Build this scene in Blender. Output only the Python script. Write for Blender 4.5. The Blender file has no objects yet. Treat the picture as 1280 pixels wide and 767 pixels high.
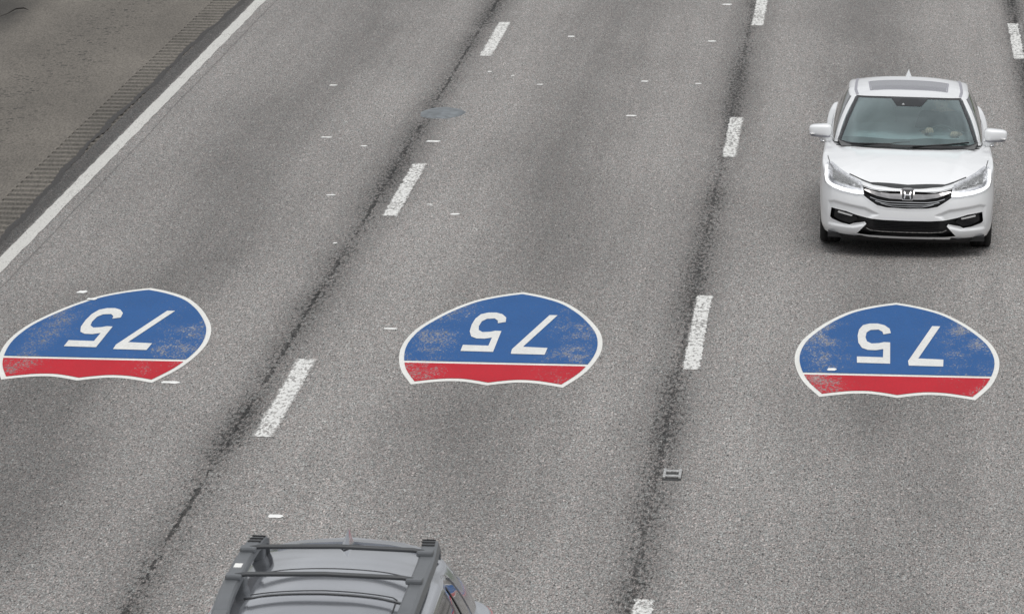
import bpy, bmesh, math, random
import numpy as np
from mathutils import Vector, Matrix
from mathutils.bvhtree import BVHTree
from mathutils.geometry import delaunay_2d_cdt

random.seed(7)
R = math.radians
scene = bpy.context.scene
col = scene.collection

# ------------------------------------------------------------------ camera
F_PX, PITCH, YAW, ROLL = 6146.74, 0.190050, -0.073513, 0.0066264
CAM = Vector((5.3273, 0.0, 9.3238))
cd = bpy.data.cameras.new('camera'); cam = bpy.data.objects.new('camera', cd); col.objects.link(cam)
fw = Vector((math.sin(YAW)*math.cos(PITCH), math.cos(YAW)*math.cos(PITCH), -math.sin(PITCH)))
rt = Vector((math.cos(YAW), -math.sin(YAW), 0)); up = rt.cross(fw)
r2 = rt*math.cos(ROLL)+up*math.sin(ROLL); u2 = -rt*math.sin(ROLL)+up*math.cos(ROLL)
M = Matrix((r2, u2, -fw)).transposed().to_4x4(); M.translation = CAM
cam.matrix_world = M
cd.sensor_width = 36.0; cd.lens = 36.0*F_PX/1280; cd.clip_start = 0.5; cd.clip_end = 5000
cd.dof.use_dof = True; cd.dof.focus_distance = 49.0; cd.dof.aperture_fstop = 11.0
scene.camera = cam

# ------------------------------------------------------------------ world + sun (overcast)
SUN_EL, SUN_AZ = 70.0, 165.0
w = bpy.data.worlds.new('World'); scene.world = w; w.use_nodes = True
nt = w.node_tree; nt.nodes.clear()
sky = nt.nodes.new('ShaderNodeTexSky'); sky.sky_type = 'NISHITA'; sky.sun_disc = False
sky.sun_elevation = R(SUN_EL); sky.sun_rotation = R(SUN_AZ)
sky.air_density = 1.0; sky.dust_density = 6.0; sky.ozone_density = 1.0
hs = nt.nodes.new('ShaderNodeHueSaturation'); hs.inputs['Saturation'].default_value = 0.16
tc = nt.nodes.new('ShaderNodeTexCoord'); mp = nt.nodes.new('ShaderNodeMapping'); mp.inputs['Scale'].default_value = (1.6, 1.6, 4.0)
cl = nt.nodes.new('ShaderNodeTexNoise'); cl.inputs['Scale'].default_value = 1.7; cl.inputs['Detail'].default_value = 5
cr = nt.nodes.new('ShaderNodeMapRange'); cr.inputs['From Min'].default_value = 0.3; cr.inputs['From Max'].default_value = 0.7
cr.inputs['To Min'].default_value = 0.68; cr.inputs['To Max'].default_value = 1.30
mx = nt.nodes.new('ShaderNodeVectorMath'); mx.operation = 'SCALE'
bg = nt.nodes.new('ShaderNodeBackground'); bg.inputs['Strength'].default_value = 0.14
wo = nt.nodes.new('ShaderNodeOutputWorld')
nt.links.new(tc.outputs['Generated'], mp.inputs['Vector']); nt.links.new(mp.outputs[0], cl.inputs['Vector'])
nt.links.new(cl.outputs['Fac'], cr.inputs['Value']); nt.links.new(sky.outputs[0], hs.inputs['Color'])
nt.links.new(hs.outputs[0], mx.inputs[0]); nt.links.new(cr.outputs[0], mx.inputs['Scale'])
# overcast: most of the light is an even cloud deck, brightest overhead (CIE overcast sky), the rest the clear-sky model
sz = nt.nodes.new('ShaderNodeSeparateXYZ'); nt.links.new(tc.outputs['Generated'], sz.inputs[0])
gz = nt.nodes.new('ShaderNodeMapRange'); gz.inputs['From Min'].default_value = 0.0; gz.inputs['From Max'].default_value = 1.0
gz.inputs['To Min'].default_value = 3.7; gz.inputs['To Max'].default_value = 6.6; nt.links.new(sz.outputs[2], gz.inputs['Value'])
cm = nt.nodes.new('ShaderNodeMath'); cm.operation = 'MULTIPLY'; nt.links.new(gz.outputs[0], cm.inputs[0]); nt.links.new(cr.outputs[0], cm.inputs[1])
cv = nt.nodes.new('ShaderNodeVectorMath'); cv.operation = 'SCALE'; cv.inputs[0].default_value = (0.975, 1.0, 1.035); nt.links.new(cm.outputs[0], cv.inputs['Scale'])
mm = nt.nodes.new('ShaderNodeMix'); mm.data_type = 'RGBA'; mm.inputs['Factor'].default_value = 0.72
nt.links.new(mx.outputs[0], mm.inputs['A']); nt.links.new(cv.outputs[0], mm.inputs['B'])
nt.links.new(mm.outputs['Result'], bg.inputs['Color']); nt.links.new(bg.outputs[0], wo.inputs['Surface'])
sl = bpy.data.lights.new('sun', 'SUN'); sl.energy = 1.2; sl.angle = R(35); sl.color = (1.0, 0.97, 0.93)
so = bpy.data.objects.new('sun', sl); col.objects.link(so)
az = R(SUN_AZ); el = R(SUN_EL)
sd = Vector((math.sin(az)*math.cos(el), math.cos(az)*math.cos(el), math.sin(el)))
so.rotation_euler = sd.to_track_quat('Z', 'Y').to_euler(); so.location = (0, 0, 60)
scene.view_settings.view_transform = 'Standard'; scene.view_settings.look = 'None'
scene.view_settings.exposure = 0.0; scene.view_settings.gamma = 1.0
scene.render.engine = 'CYCLES'
scene.cycles.max_bounces = 8; scene.cycles.transparent_max_bounces = 12

# ------------------------------------------------------------------ node helpers
class NT:
    def __init__(s, tree): s.t = tree; s.n = tree.nodes; s.l = tree.links
    def new(s, typ, **kw):
        n = s.n.new(typ)
        for k, v in kw.items(): setattr(n, k, v)
        return n
    def put(s, sock, v):
        if isinstance(v, bpy.types.NodeSocket): s.l.new(v, sock)
        elif isinstance(v, (tuple, list)) and len(v) == 3 and sock.type == 'RGBA': sock.default_value = (*v, 1)
        else: sock.default_value = v
    def m(s, op, a, b=0.0, c=0.0, clamp=False):
        n = s.new('ShaderNodeMath', operation=op, use_clamp=clamp)
        s.put(n.inputs[0], a); s.put(n.inputs[1], b); s.put(n.inputs[2], c); return n.outputs[0]
    def mr(s, v, a, b, c=0.0, d=1.0):
        n = s.new('ShaderNodeMapRange', interpolation_type='SMOOTHSTEP')
        for k, q in zip(('Value', 'From Min', 'From Max', 'To Min', 'To Max'), (v, a, b, c, d)): s.put(n.inputs[k], q)
        return n.outputs[0]
    def mix(s, f, a, b, blend='MIX'):
        n = s.new('ShaderNodeMix', data_type='RGBA', blend_type=blend)
        s.put(n.inputs['Factor'], f); s.put(n.inputs['A'], a); s.put(n.inputs['B'], b); return n.outputs['Result']
    def vec(s, v, sc=(1, 1, 1), loc=(0, 0, 0)):
        n = s.new('ShaderNodeMapping'); s.put(n.inputs['Vector'], v); n.inputs['Scale'].default_value = sc; n.inputs['Location'].default_value = loc
        return n.outputs[0]
    def noise(s, v, scale, detail=2.0, rough=0.5, dist=0.0):
        n = s.new('ShaderNodeTexNoise'); s.put(n.inputs['Vector'], v); n.inputs['Scale'].default_value = scale
        n.inputs['Detail'].default_value = detail; n.inputs['Roughness'].default_value = rough; n.inputs['Distortion'].default_value = dist
        return n.outputs['Fac']
    def gauss(s, x, wd):      # exp(-(x/w)^2)
        q = s.m('DIVIDE', x, wd); return s.m('EXPONENT', s.m('MULTIPLY', s.m('MULTIPLY', q, q), -1.0))
    def bump(s, h, st, dist):
        n = s.new('ShaderNodeBump'); n.inputs['Strength'].default_value = st; n.inputs['Distance'].default_value = dist; s.put(n.inputs['Height'], h); return n.outputs[0]

def newmat(name):
    m = bpy.data.materials.new(name); m.use_nodes = True
    t = NT(m.node_tree); b = t.n['Principled BSDF']; return m, t, b

def plain(name, c, rough=0.5, metal=0.0, coat=0.0, emis=None, est=0.0, var=0.06, vs=6.0, spec=None, bump=0.0):
    m, t, b = newmat(name)
    g = t.new('ShaderNodeTexCoord').outputs['Object']
    f = t.noise(g, vs, 4, 0.6)
    k = t.mr(f, 0.3, 0.7, 1-var, 1+var)
    sc = t.new('ShaderNodeVectorMath', operation='SCALE'); sc.inputs[0].default_value = c; t.put(sc.inputs['Scale'], k)
    t.l.new(sc.outputs[0], b.inputs['Base Color'])
    t.put(b.inputs['Roughness'], t.mr(f, 0.3, 0.7, max(0.02, rough*0.85), min(1, rough*1.15)))
    b.inputs['Metallic'].default_value = metal; b.inputs['Coat Weight'].default_value = coat; b.inputs['Coat Roughness'].default_value = 0.03
    if spec is not None: b.inputs['Specular IOR Level'].default_value = spec
    if emis: b.inputs['Emission Color'].default_value = (*emis, 1); b.inputs['Emission Strength'].default_value = est
    if bump: t.put(b.inputs['Normal'], t.bump(t.noise(g, 60, 3), bump, 0.01))
    return m

def carpaint(name, c, rough, metal):
    m, t, b = newmat(name); g = t.new('ShaderNodeTexCoord').outputs['Object']
    dust = t.noise(g, 3.0, 5, 0.65)
    b.inputs['Base Color'].default_value = (*c, 1); b.inputs['Metallic'].default_value = metal; b.inputs['Roughness'].default_value = rough
    b.inputs['Coat Weight'].default_value = 1.0
    t.put(b.inputs['Coat Roughness'], t.mr(dust, 0.2, 0.8, 0.03, 0.09)); return m
# ------------------------------------------------------------------ asphalt group
L = 3.6576
def asphalt_group():
    g = bpy.data.node_groups.new('asphalt', 'ShaderNodeTree')
    g.interface.new_socket('Color', in_out='OUTPUT', socket_type='NodeSocketColor')
    g.interface.new_socket('Height', in_out='OUTPUT', socket_type='NodeSocketFloat')
    t = NT(g); out = t.new('NodeGroupOutput')
    P = t.new('ShaderNodeNewGeometry').outputs['Position']
    sx = t.new('ShaderNodeSeparateXYZ'); t.put(sx.inputs[0], P); X, Y = sx.outputs[0], sx.outputs[1]
    PS = t.vec(P, (1, 0.32, 1))
    n1 = t.noise(PS, 78, 2.0, 0.7)
    n2 = t.noise(PS, 110, 2.0, 0.6)
    n3 = t.noise(t.vec(P, (1, .5, 1), (7, 3, 0)), 13, 3, 0.6)
    vo = t.new('ShaderNodeTexVoronoi'); vo.inputs['Scale'].default_value = 84; t.put(vo.inputs['Vector'], PS)
    sc = t.new('ShaderNodeSeparateColor'); t.put(sc.inputs[0], vo.outputs['Color'])
    stone = sc.outputs[0]
    base = t.mr(n1, 0.30, 0.70, 0.55, 1.45)
    base = t.m('MULTIPLY', base, t.mr(n2, 0.3, 0.7, 0.72, 1.28))
    base = t.m('MULTIPLY', base, t.mr(n3, 0.3, 0.7, 0.93, 1.07))
    base = t.m('MULTIPLY', base, t.mr(stone, 0.0, 1.0, 0.76, 1.24))
    light = t.m('MULTIPLY', t.mr(sc.outputs[1], 0.95, 0.97), 0.75)
    base = t.m('ADD', base, light)
    pit = t.mr(t.noise(t.vec(P, (1, .28, 1), (3, 9, 0)), 46, 2, 0.7), 0.59, 0.65)
    base = t.m('MULTIPLY', base, t.m('SUBTRACT', 1.0, t.m('MULTIPLY', pit, 0.74)))
    tint = t.mix(t.mr(sc.outputs[2], 0.0, 1.0), (0.276, 0.247, 0.234), (0.238, 0.243, 0.236))
    c = t.new('ShaderNodeVectorMath', operation='SCALE'); t.put(c.inputs[0], tint); t.put(c.inputs['Scale'], base)
    colr = c.outputs[0]
    # long soft wear / oil bands
    wob = t.m('MULTIPLY', t.m('SUBTRACT', t.noise(t.vec(P, (0.05, 0.11, 0)), 1.0, 2), 0.5), 1.3)
    xw = t.m('ADD', X, wob)
    lane = t.m('SUBTRACT', xw, t.m('MULTIPLY', t.m('ROUND', t.m('DIVIDE', t.m('SUBTRACT', xw, 1.75), L)), L))
    oil = t.gauss(t.m('SUBTRACT', lane, 1.75), 0.72)
    oil = t.m('MULTIPLY', oil, t.mr(t.noise(t.vec(P, (0.5, 0.10, 0)), 1.0, 3), 0.3, 0.65, 0.35, 1.0))
    k = t.m('SUBTRACT', 1.0, t.m('MULTIPLY', oil, 0.36))
    # joints at lane lines
    dw = t.m('MULTIPLY', t.m('SUBTRACT', t.noise(t.vec(P, (0.2, 0.16, 0)), 1.0, 2, 0.5), 0.5), 0.07)
    gritn = t.noise(t.vec(P, (1, 0.26, 1), (2, 5, 0)), 30, 4, 0.8)
    for xc, a, wd, ck, lo, hi in ((-0.24, 0.44, 0.31, 0.85, 2.4, 2.2), (3.56, 0.38, 0.32, 0.45, 2.4, 2.2), (7.38, 0.5, 0.22, 0.8, 1, 1), (11.0, 0.4, 0.2, 0.8, 1, 1)):
        d = t.m('ADD', t.m('SUBTRACT', X, xc), dw)
        patchy = t.mr(t.noise(t.vec(P, (0.6, 0.22, 0), (xc, 0, 0)), 1.0, 3), 0.35, 0.6, 0.65, 1.0)
        k = t.m('MULTIPLY', k, t.m('SUBTRACT', 1.0, t.m('MULTIPLY', t.m('MULTIPLY', t.gauss(d, wd), a), patchy)))
        env = t.m('MULTIPLY', t.gauss(d, 0.20), patchy)          # pits crowd towards the joint
        thr = t.m('SUBTRACT', 0.66, t.m('MULTIPLY', env, 0.20))
        k = t.m('MULTIPLY', k, t.m('SUBTRACT', 1.0, t.m('MULTIPLY', t.mr(t.m('SUBTRACT', gritn, thr), 0.0, 0.05), 0.72)))
        d2 = t.m('ADD', d, t.m('MULTIPLY', t.m('SUBTRACT', t.noise(t.vec(P, (1, 1, 0), (xc, 0, 0)), 5.0, 4, 0.75), 0.5), 0.06))
        brk = t.mr(t.noise(t.vec(P, (1, 0.5, 0), (xc, 2, 0)), 1.6, 3, 0.7), 0.36, 0.60, 0.30, 0.52)
        core = t.mr(t.m('ADD', t.m('MULTIPLY', t.gauss(d2, 0.045), brk), gritn), 0.86, 0.93)      # ragged, broken edge
        k = t.m('MULTIPLY', k, t.m('SUBTRACT', 1.0, t.m('MULTIPLY', core, 0.86*ck)))
    # hairline seam near the left edge line
    d = t.m('ADD', t.m('ADD', X, 3.50), t.m('MULTIPLY', t.m('SUBTRACT', t.noise(t.vec(P, (0, 0.2, 0)), 1.0, 3), 0.5), 0.12))
    k = t.m('MULTIPLY', k, t.m('SUBTRACT', 1.0, t.m('MULTIPLY', t.gauss(d, 0.010), 0.4)))
    # outer lane toned darker, partly lens vignetting painted in, dark strip beyond the edge line
    k = t.m('MULTIPLY', k, t.mr(X, -3.0, -0.6, 0.90, 1.0))
    k = t.m('MULTIPLY', k, t.m('SUBTRACT', 1.0, t.m('MULTIPLY', t.m('MULTIPLY', t.gauss(t.m('ADD', X, 2.4), 0.95), t.mr(Y, 43.0, 50.0, 1.0, 0.0)), 0.30)))  # corner vignetting painted into the colour of the near outer lane
    k = t.m('MULTIPLY', k, t.mr(t.m('ADD', X, t.m('MULTIPLY', n3, 0.10)), -3.82, -3.70, 0.33, 1.0))
    k = t.m('MULTIPLY', k, t.mr(t.noise(t.vec(P, (1, 0.25, 0)), 0.6, 3), 0.3, 0.7, 0.93, 1.07))
    k = t.m('MULTIPLY', k, t.mr(t.noise(t.vec(P, (4.0, 0.10, 0)), 1.0, 3), 0.3, 0.7, 0.95, 1.05))
    c2 = t.new('ShaderNodeVectorMath', operation='SCALE'); t.put(c2.inputs[0], colr); t.put(c2.inputs['Scale'], k)
    t.put(out.inputs['Color'], c2.outputs[0])
    h = t.m('ADD', t.m('ADD', n1, t.m('MULTIPLY', stone, 0.5)), t.m('MULTIPLY', pit, -0.8))
    t.put(out.inputs['Height'], h)
    return g
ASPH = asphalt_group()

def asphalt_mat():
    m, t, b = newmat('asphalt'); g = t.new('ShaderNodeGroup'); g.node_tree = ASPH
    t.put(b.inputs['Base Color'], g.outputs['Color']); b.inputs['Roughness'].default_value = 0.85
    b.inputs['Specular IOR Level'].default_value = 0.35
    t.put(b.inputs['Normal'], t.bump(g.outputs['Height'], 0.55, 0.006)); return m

def paint_mat(name, c, wear, track=True, edge=None, fs=50):
    """road paint worn through to the asphalt aggregate; wear = base amount 0..1"""
    m, t, b = newmat(name); g = t.new('ShaderNodeGroup'); g.node_tree = ASPH
    P = t.new('ShaderNodeNewGeometry').outputs['Position']; O = t.new('ShaderNodeTexCoord').outputs['Object']
    so_ = t.new('ShaderNodeSeparateXYZ'); t.put(so_.inputs[0], O)
    fine = t.noise(t.vec(P, (1, .42, 1), (1, 2, 0)), fs, 4, 0.8)
    blot = t.noise(t.vec(P, (1, .45, 0)), 2.6, 4, 0.6)
    if track:   # two wheel tracks at +-0.68 m of the marking's middle
        ax = t.m('ABSOLUTE', so_.outputs[0]); tr = t.gauss(t.m('SUBTRACT', ax, 0.72), 0.30)
        amt = t.m('ADD', t.m('MULTIPLY', t.m('MULTIPLY', tr, t.mr(blot, 0.28, 0.72)), 0.33), wear)
    else:
        amt = t.m('ADD', t.m('MULTIPLY', t.mr(blot, 0.42, 0.7), 0.12), wear)
        if edge:
            ax = t.m('ABSOLUTE', so_.outputs[0]); amt = t.m('ADD', amt, t.m('MULTIPLY', t.mr(ax, edge*0.62, edge), 0.20))
    thr = t.m('SUBTRACT', 0.70, t.m('MULTIPLY', amt, 0.75))
    hole = t.mr(fine, thr, t.m('ADD', thr, 0.09))
    pc = t.new('ShaderNodeVectorMath', operation='SCALE'); pc.inputs[0].default_value = c
    t.put(pc.inputs['Scale'], t.m('MULTIPLY', t.mr(fine, 0.25, 0.75, 1.10, 0.90), t.mr(blot, 0.3, 0.7, 0.96, 1.04)))
    t.put(b.inputs['Base Color'], t.mix(t.m('MULTIPLY', hole, 0.82), pc.outputs[0], t.mix(0.15, g.outputs['Color'], (0.42, 0.43, 0.43)) if track else g.outputs['Color']))
    b.inputs['Roughness'].default_value = 0.75; b.inputs['Specular IOR Level'].default_value = 0.25
    t.put(b.inputs['Normal'], t.bump(g.outputs['Height'], 0.35, 0.004)); return m

def shoulder_mat(name, groove=False):
    m, t, b = newmat(name)
    P = t.new('ShaderNodeNewGeometry').outputs['Position']
    s_ = t.new('ShaderNodeSeparateXYZ'); t.put(s_.inputs[0], P); X = s_.outputs[0]
    PS = t.vec(P, (1, .25, 1))
    f = t.noise(PS, 45, 3, 0.7); blot = t.noise(t.vec(P, (1, .3, 0)), 0.9, 4, 0.6)
    k = t.m('MULTIPLY', t.mr(f, 0.3, 0.7, 0.62, 1.38), t.mr(blot, 0.3, 0.7, 0.80, 1.18))
    # tar spatter lane
    sp = t.new('ShaderNodeTexVoronoi'); sp.inputs['Scale'].default_value = 11; t.put(sp.inputs['Vector'], t.vec(P, (1, .6, 0)))
    band = t.gauss(t.m('ADD', X, 5.55), 0.65)
    dots = t.m('MULTIPLY', t.m('LESS_THAN', sp.outputs['Distance'], 0.30), t.mr(t.noise(t.vec(P, (1, .4, 0)), 4.0, 4, .7), 0.46, 0.52))
    k = t.m('MULTIPLY', k, t.m('SUBTRACT', 1.0, t.m('MULTIPLY', t.m('MULTIPLY', dots, band), 0.72)))
    k = t.m('MULTIPLY', k, t.m('SUBTRACT', 1.0, t.m('MULTIPLY', t.m('MULTIPLY', band, t.mr(blot, 0.4, 0.6)), 0.18)))
    gut = t.mr(t.m('ADD', X, t.m('MULTIPLY', blot, 0.6)), -7.2, -6.2, 0.34, 1.0)
    k = t.m('MULTIPLY', k, gut)
    cc = (0.130, 0.117, 0.100) if not groove else (0.084, 0.077, 0.067)  # grooves get a darker base colour than the shoulder
    c = t.new('ShaderNodeVectorMath', operation='SCALE'); c.inputs[0].default_value = cc; t.put(c.inputs['Scale'], k)
    t.put(b.inputs['Base Color'], c.outputs[0]); b.inputs['Roughness'].default_value = 0.9
    t.put(b.inputs['Normal'], t.bump(f, 0.4, 0.004)); return m

MAT = {}
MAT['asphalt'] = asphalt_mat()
MAT['white_paint'] = paint_mat('white_road_paint', (0.70, 0.70, 0.67), 0.02, track=False)
MAT['digit_paint'] = paint_mat('digit_paint', (0.66, 0.66, 0.64), 0.0, track=False)
MAT['dash_paint'] = paint_mat('dash_paint', (0.66, 0.66, 0.64), 0.25, track=False, edge=0.10, fs=26)
MAT['edge_paint'] = paint_mat('edge_line_paint', (0.53, 0.525, 0.50), 0.16, track=False, edge=None)
MAT['blue'] = paint_mat('blue_road_paint', (0.019, 0.090, 0.262), 0.10)
MAT['red'] = paint_mat('red_road_paint', (0.44, 0.010, 0.022), 0.08)
MAT['shoulder'] = shoulder_mat('shoulder_asphalt'); MAT['groove'] = shoulder_mat('dark_groove', True)
MAT['tar'] = plain('tar', (0.030, 0.027, 0.025), 0.7, var=0.35, vs=12, bump=0.5)
MAT['grass'] = plain('verge_grass', (0.06, 0.09, 0.03), 0.9, var=0.5, vs=3)
MAT['scrap'] = plain('white_scrap', (0.82, 0.82, 0.80), 0.5)
MAT['patch'] = plain('repair_compound', (0.145, 0.160, 0.170), 0.6, var=0.35, vs=9, bump=0.2)
MAT['iron'] = plain('worn_iron', (0.50, 0.50, 0.49), 0.4, metal=0.6, var=0.3, vs=40)
MAT['dark_iron'] = plain('dark_iron', (0.03, 0.03, 0.03), 0.6, metal=0.3)
MAT['twig'] = plain('twig', (0.02, 0.017, 0.014), 0.8)
MAT['white_car'] = carpaint('pearl_white_paint', (0.83, 0.84, 0.85), 0.35, 0.0)
MAT['grey_car'] = carpaint('grey_metallic_paint', (0.36, 0.375, 0.41), 0.13, 0.7)
MAT['black'] = plain('black_plastic', (0.012, 0.012, 0.013), 0.45)
MAT['gloss_black'] = plain('gloss_black', (0.010, 0.011, 0.013), 0.12)
MAT['rubber'] = plain('tyre_rubber', (0.016, 0.016, 0.016), 0.8, bump=0.3)
MAT['chrome'] = plain('chrome', (0.55, 0.55, 0.56), 0.09, metal=1.0)
MAT['alloy'] = plain('alloy', (0.55, 0.56, 0.58), 0.25, metal=0.9)
MAT['silver'] = plain('mirror_silver', (0.62, 0.62, 0.62), 0.25, metal=0.8)
MAT['led'] = plain('led_white', (0.9, 0.9, 0.9), 0.3, emis=(1, 1, 0.98), est=0.9, var=0.0)
MAT['led_dim'] = plain('led_dim', (0.6, 0.6, 0.6), 0.25, emis=(1, 1, 0.98), est=0.08, var=0.0)
MAT['lamp_inner'] = plain('lamp_reflector', (0.86, 0.86, 0.88), 0.18, metal=0.7, var=0.18, vs=26)
MAT['rail'] = plain('satin_rail', (0.17, 0.178, 0.188), 0.42, metal=0.5, var=0.08, vs=9)
MAT['bar'] = plain('crossbar_metal', (0.065, 0.068, 0.072), 0.5, metal=0.3)
MAT['wing'] = plain('shaded_chrome', (0.36, 0.35, 0.35), 0.14, metal=1.0, var=0.15, vs=9)
MAT['cabin'] = plain('beige_cabin_cloth', (0.30, 0.29, 0.27), 0.85)
MAT['seat'] = plain('grey_seat_leather', (0.46, 0.46, 0.44), 0.6)
MAT['dash'] = plain('dashboard_plastic', (0.10, 0.10, 0.10), 0.6)
MAT['skin'] = plain('skin', (0.62, 0.40, 0.29), 0.5)
MAT['hair'] = plain('dark_hair', (0.02, 0.015, 0.012), 0.6, var=0.3, vs=40)
MAT['shirt'] = plain('dark_shirt', (0.035, 0.036, 0.045), 0.85)
MAT['tail_red'] = plain('tail_lamp_red', (0.42, 0.02, 0.02), 0.15, coat=1)
MAT['moulding'] = plain('grey_moulding', (0.30, 0.30, 0.33), 0.5)
MAT['concrete'] = plain('barrier_concrete', (0.33, 0.32, 0.30), 0.85, var=0.2, vs=1.5, bump=0.3)

def glass(name, tint, mixf, rough=0.02, gcol=(1, 1, 1)):
    m, t, b = newmat(name); t.n.remove(b)
    tr = t.new('ShaderNodeBsdfTransparent'); tr.inputs[0].default_value = (*tint, 1)
    gl = t.new('ShaderNodeBsdfGlossy'); gl.inputs['Roughness'].default_value = rough; gl.inputs[0].default_value = (*gcol, 1)
    fr = t.new('ShaderNodeFresnel'); fr.inputs['IOR'].default_value = 1.62
    f = t.m('MULTIPLY', fr.outputs[0], mixf, clamp=True)
    ms = t.new('ShaderNodeMixShader'); t.put(ms.inputs[0], f)
    t.l.new(tr.outputs[0], ms.inputs[1]); t.l.new(gl.outputs[0], ms.inputs[2])
    t.l.new(ms.outputs[0], t.n['Material Output'].inputs['Surface']); return m
MAT['windshield'] = glass('windshield_glass', (0.66, 0.82, 0.83), 2.6, gcol=(0.86, 1.0, 1.0))
MAT['side_glass'] = glass('tinted_side_glass', (0.30, 0.32, 0.31), 1.4)
MAT['dark_glass'] = glass('privacy_glass', (0.10, 0.10, 0.10), 1.4)
MAT['lens'] = glass('lamp_lens', (0.95, 0.96, 0.97), 1.0)
MAT['roof_glass'] = plain('roof_panel_glass', (0.045, 0.05, 0.055), 0.08, coat=1)
MAT['sunroof'] = plain('sunroof_glass', (0.19, 0.19, 0.21), 0.2, coat=0.5)

# ------------------------------------------------------------------ object helpers
def tag(o, label=None, cat=None, group=None, kind=None):
    if label: o['label'] = label
    if cat: o['category'] = cat
    if group: o['group'] = group
    if kind: o['kind'] = kind
    return o
def empty(name, loc, rz=0.0):
    o = bpy.data.objects.new(name, None); col.objects.link(o); o.location = loc; o.rotation_euler = (0, 0, rz); o.empty_display_size = 0.3
    return o
def mesh(name, V, Fc, mat, parent=None, smooth=True, normals=None, loc=None):
    me = bpy.data.meshes.new(name); me.from_pydata([tuple(v) for v in V], [], [tuple(f) for f in Fc]); me.update()
    me.materials.append(mat)
    if smooth: me.polygons.foreach_set('use_smooth', [True]*len(me.polygons))
    if normals is not None: me.normals_split_custom_set_from_vertices([tuple(n) for n in normals])
    o = bpy.data.objects.new(name, me); col.objects.link(o)
    if parent: o.parent = parent
    if loc is not None: o.location = loc
    return o
def bm_obj(name, bm, mat, parent=None, smooth=False, bevel=0.0, seg=2, loc=None, auto=True):
    if bevel > 0:
        bmesh.ops.bevel(bm, geom=list(bm.edges), offset=bevel, segments=seg, affect='EDGES', profile=0.6)
    bmesh.ops.recalc_face_normals(bm, faces=list(bm.faces))
    me = bpy.data.meshes.new(name); bm.to_mesh(me); bm.free(); me.materials.append(mat)
    if smooth: me.polygons.foreach_set('use_smooth', [True]*len(me.polygons))
    o = bpy.data.objects.new(name, me); col.objects.link(o)
    if parent: o.parent = parent
    if loc is not None: o.location = loc
    return o
def add_box(bm, c, s, rot=None):
    r = bmesh.ops.create_cube(bm, size=1.0); Mx = Matrix.Diagonal((*s, 1))
    T = Matrix.Translation(c) @ (rot.to_4x4() if rot else Matrix.Identity(4)) @ Mx
    bmesh.ops.transform(bm, matrix=T, verts=r['verts']); return r['verts']
def catmull(pts, n, dens=None):
    P = np.array(pts, float); seg = np.linalg.norm(np.diff(P, axis=0), axis=1)**0.5
    tk = np.concatenate([[0], np.cumsum(seg)]); t = np.linspace(0, tk[-1], n) if dens is None else tk[-1]*np.asarray(dens)
    # non-uniform hermite
    m = np.zeros_like(P)
    for i in range(len(P)):
        if i == 0: m[i] = (P[1]-P[0])/(tk[1]-tk[0])
        elif i == len(P)-1: m[i] = (P[-1]-P[-2])/(tk[-1]-tk[-2])
        else:
            a = (P[i]-P[i-1])/(tk[i]-tk[i-1]); b = (P[i+1]-P[i])/(tk[i+1]-tk[i]); h0 = tk[i]-tk[i-1]; h1 = tk[i+1]-tk[i]
            m[i] = (a*h1+b*h0)/(h0+h1)
    out = []
    for v in t:
        i = min(max(np.searchsorted(tk, v, 'right')-1, 0), len(P)-2); h = tk[i+1]-tk[i]; s = (v-tk[i])/h
        out.append((2*s**3-3*s**2+1)*P[i]+(s**3-2*s**2+s)*h*m[i]+(-2*s**3+3*s**2)*P[i+1]+(s**3-s**2)*h*m[i+1])
    return np.array(out)
def tube(pts, rad, n=8, closed=False, name='tube', mat=None, parent=None, flat=1.0):
    P = [Vector(p) for p in pts]; V = []; Fc = []; N = len(P)
    for i, p in enumerate(P):
        a = P[(i-1) % N] if (i or closed) else P[0]; b = P[(i+1) % N] if (i < N-1 or closed) else P[-1]
        d = (b-a).normalized(); ref = Vector((0, 0, 1)) if abs(d.z) < 0.9 else Vector((1, 0, 0))
        u = d.cross(ref).normalized(); v = u.cross(d).normalized(); r = rad[i] if isinstance(rad, (list, tuple)) else rad
        for k in range(n):
            an = 2*math.pi*k/n; V.append(p+u*math.cos(an)*r+v*math.sin(an)*r*flat)
    for i in range(N if closed else N-1):
        for k in range(n):
            a = i*n+k; b = i*n+(k+1) % n; c = ((i+1) % N)*n+(k+1) % n; d = ((i+1) % N)*n+k; Fc.append((a, b, c, d))
    if not closed: Fc.append(tuple(range(n))[::-1]); Fc.append(tuple(range((N-1)*n, N*n)))
    return mesh(name, V, Fc, mat, parent)
def lathe(prof, n, axis='x'):
    """prof: (radius, along) ; axis x"""
    V = []; Fc = []; m = len(prof)
    for k in range(n):
        a = 2*math.pi*k/n
        for r, t in prof: V.append((t, r*math.cos(a), r*math.sin(a)))
    for k in range(n):
        for i in range(m-1):
            Fc.append((k*m+i, k*m+i+1, ((k+1) % n)*m+i+1, ((k+1) % n)*m+i))
    return V, Fc

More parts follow.
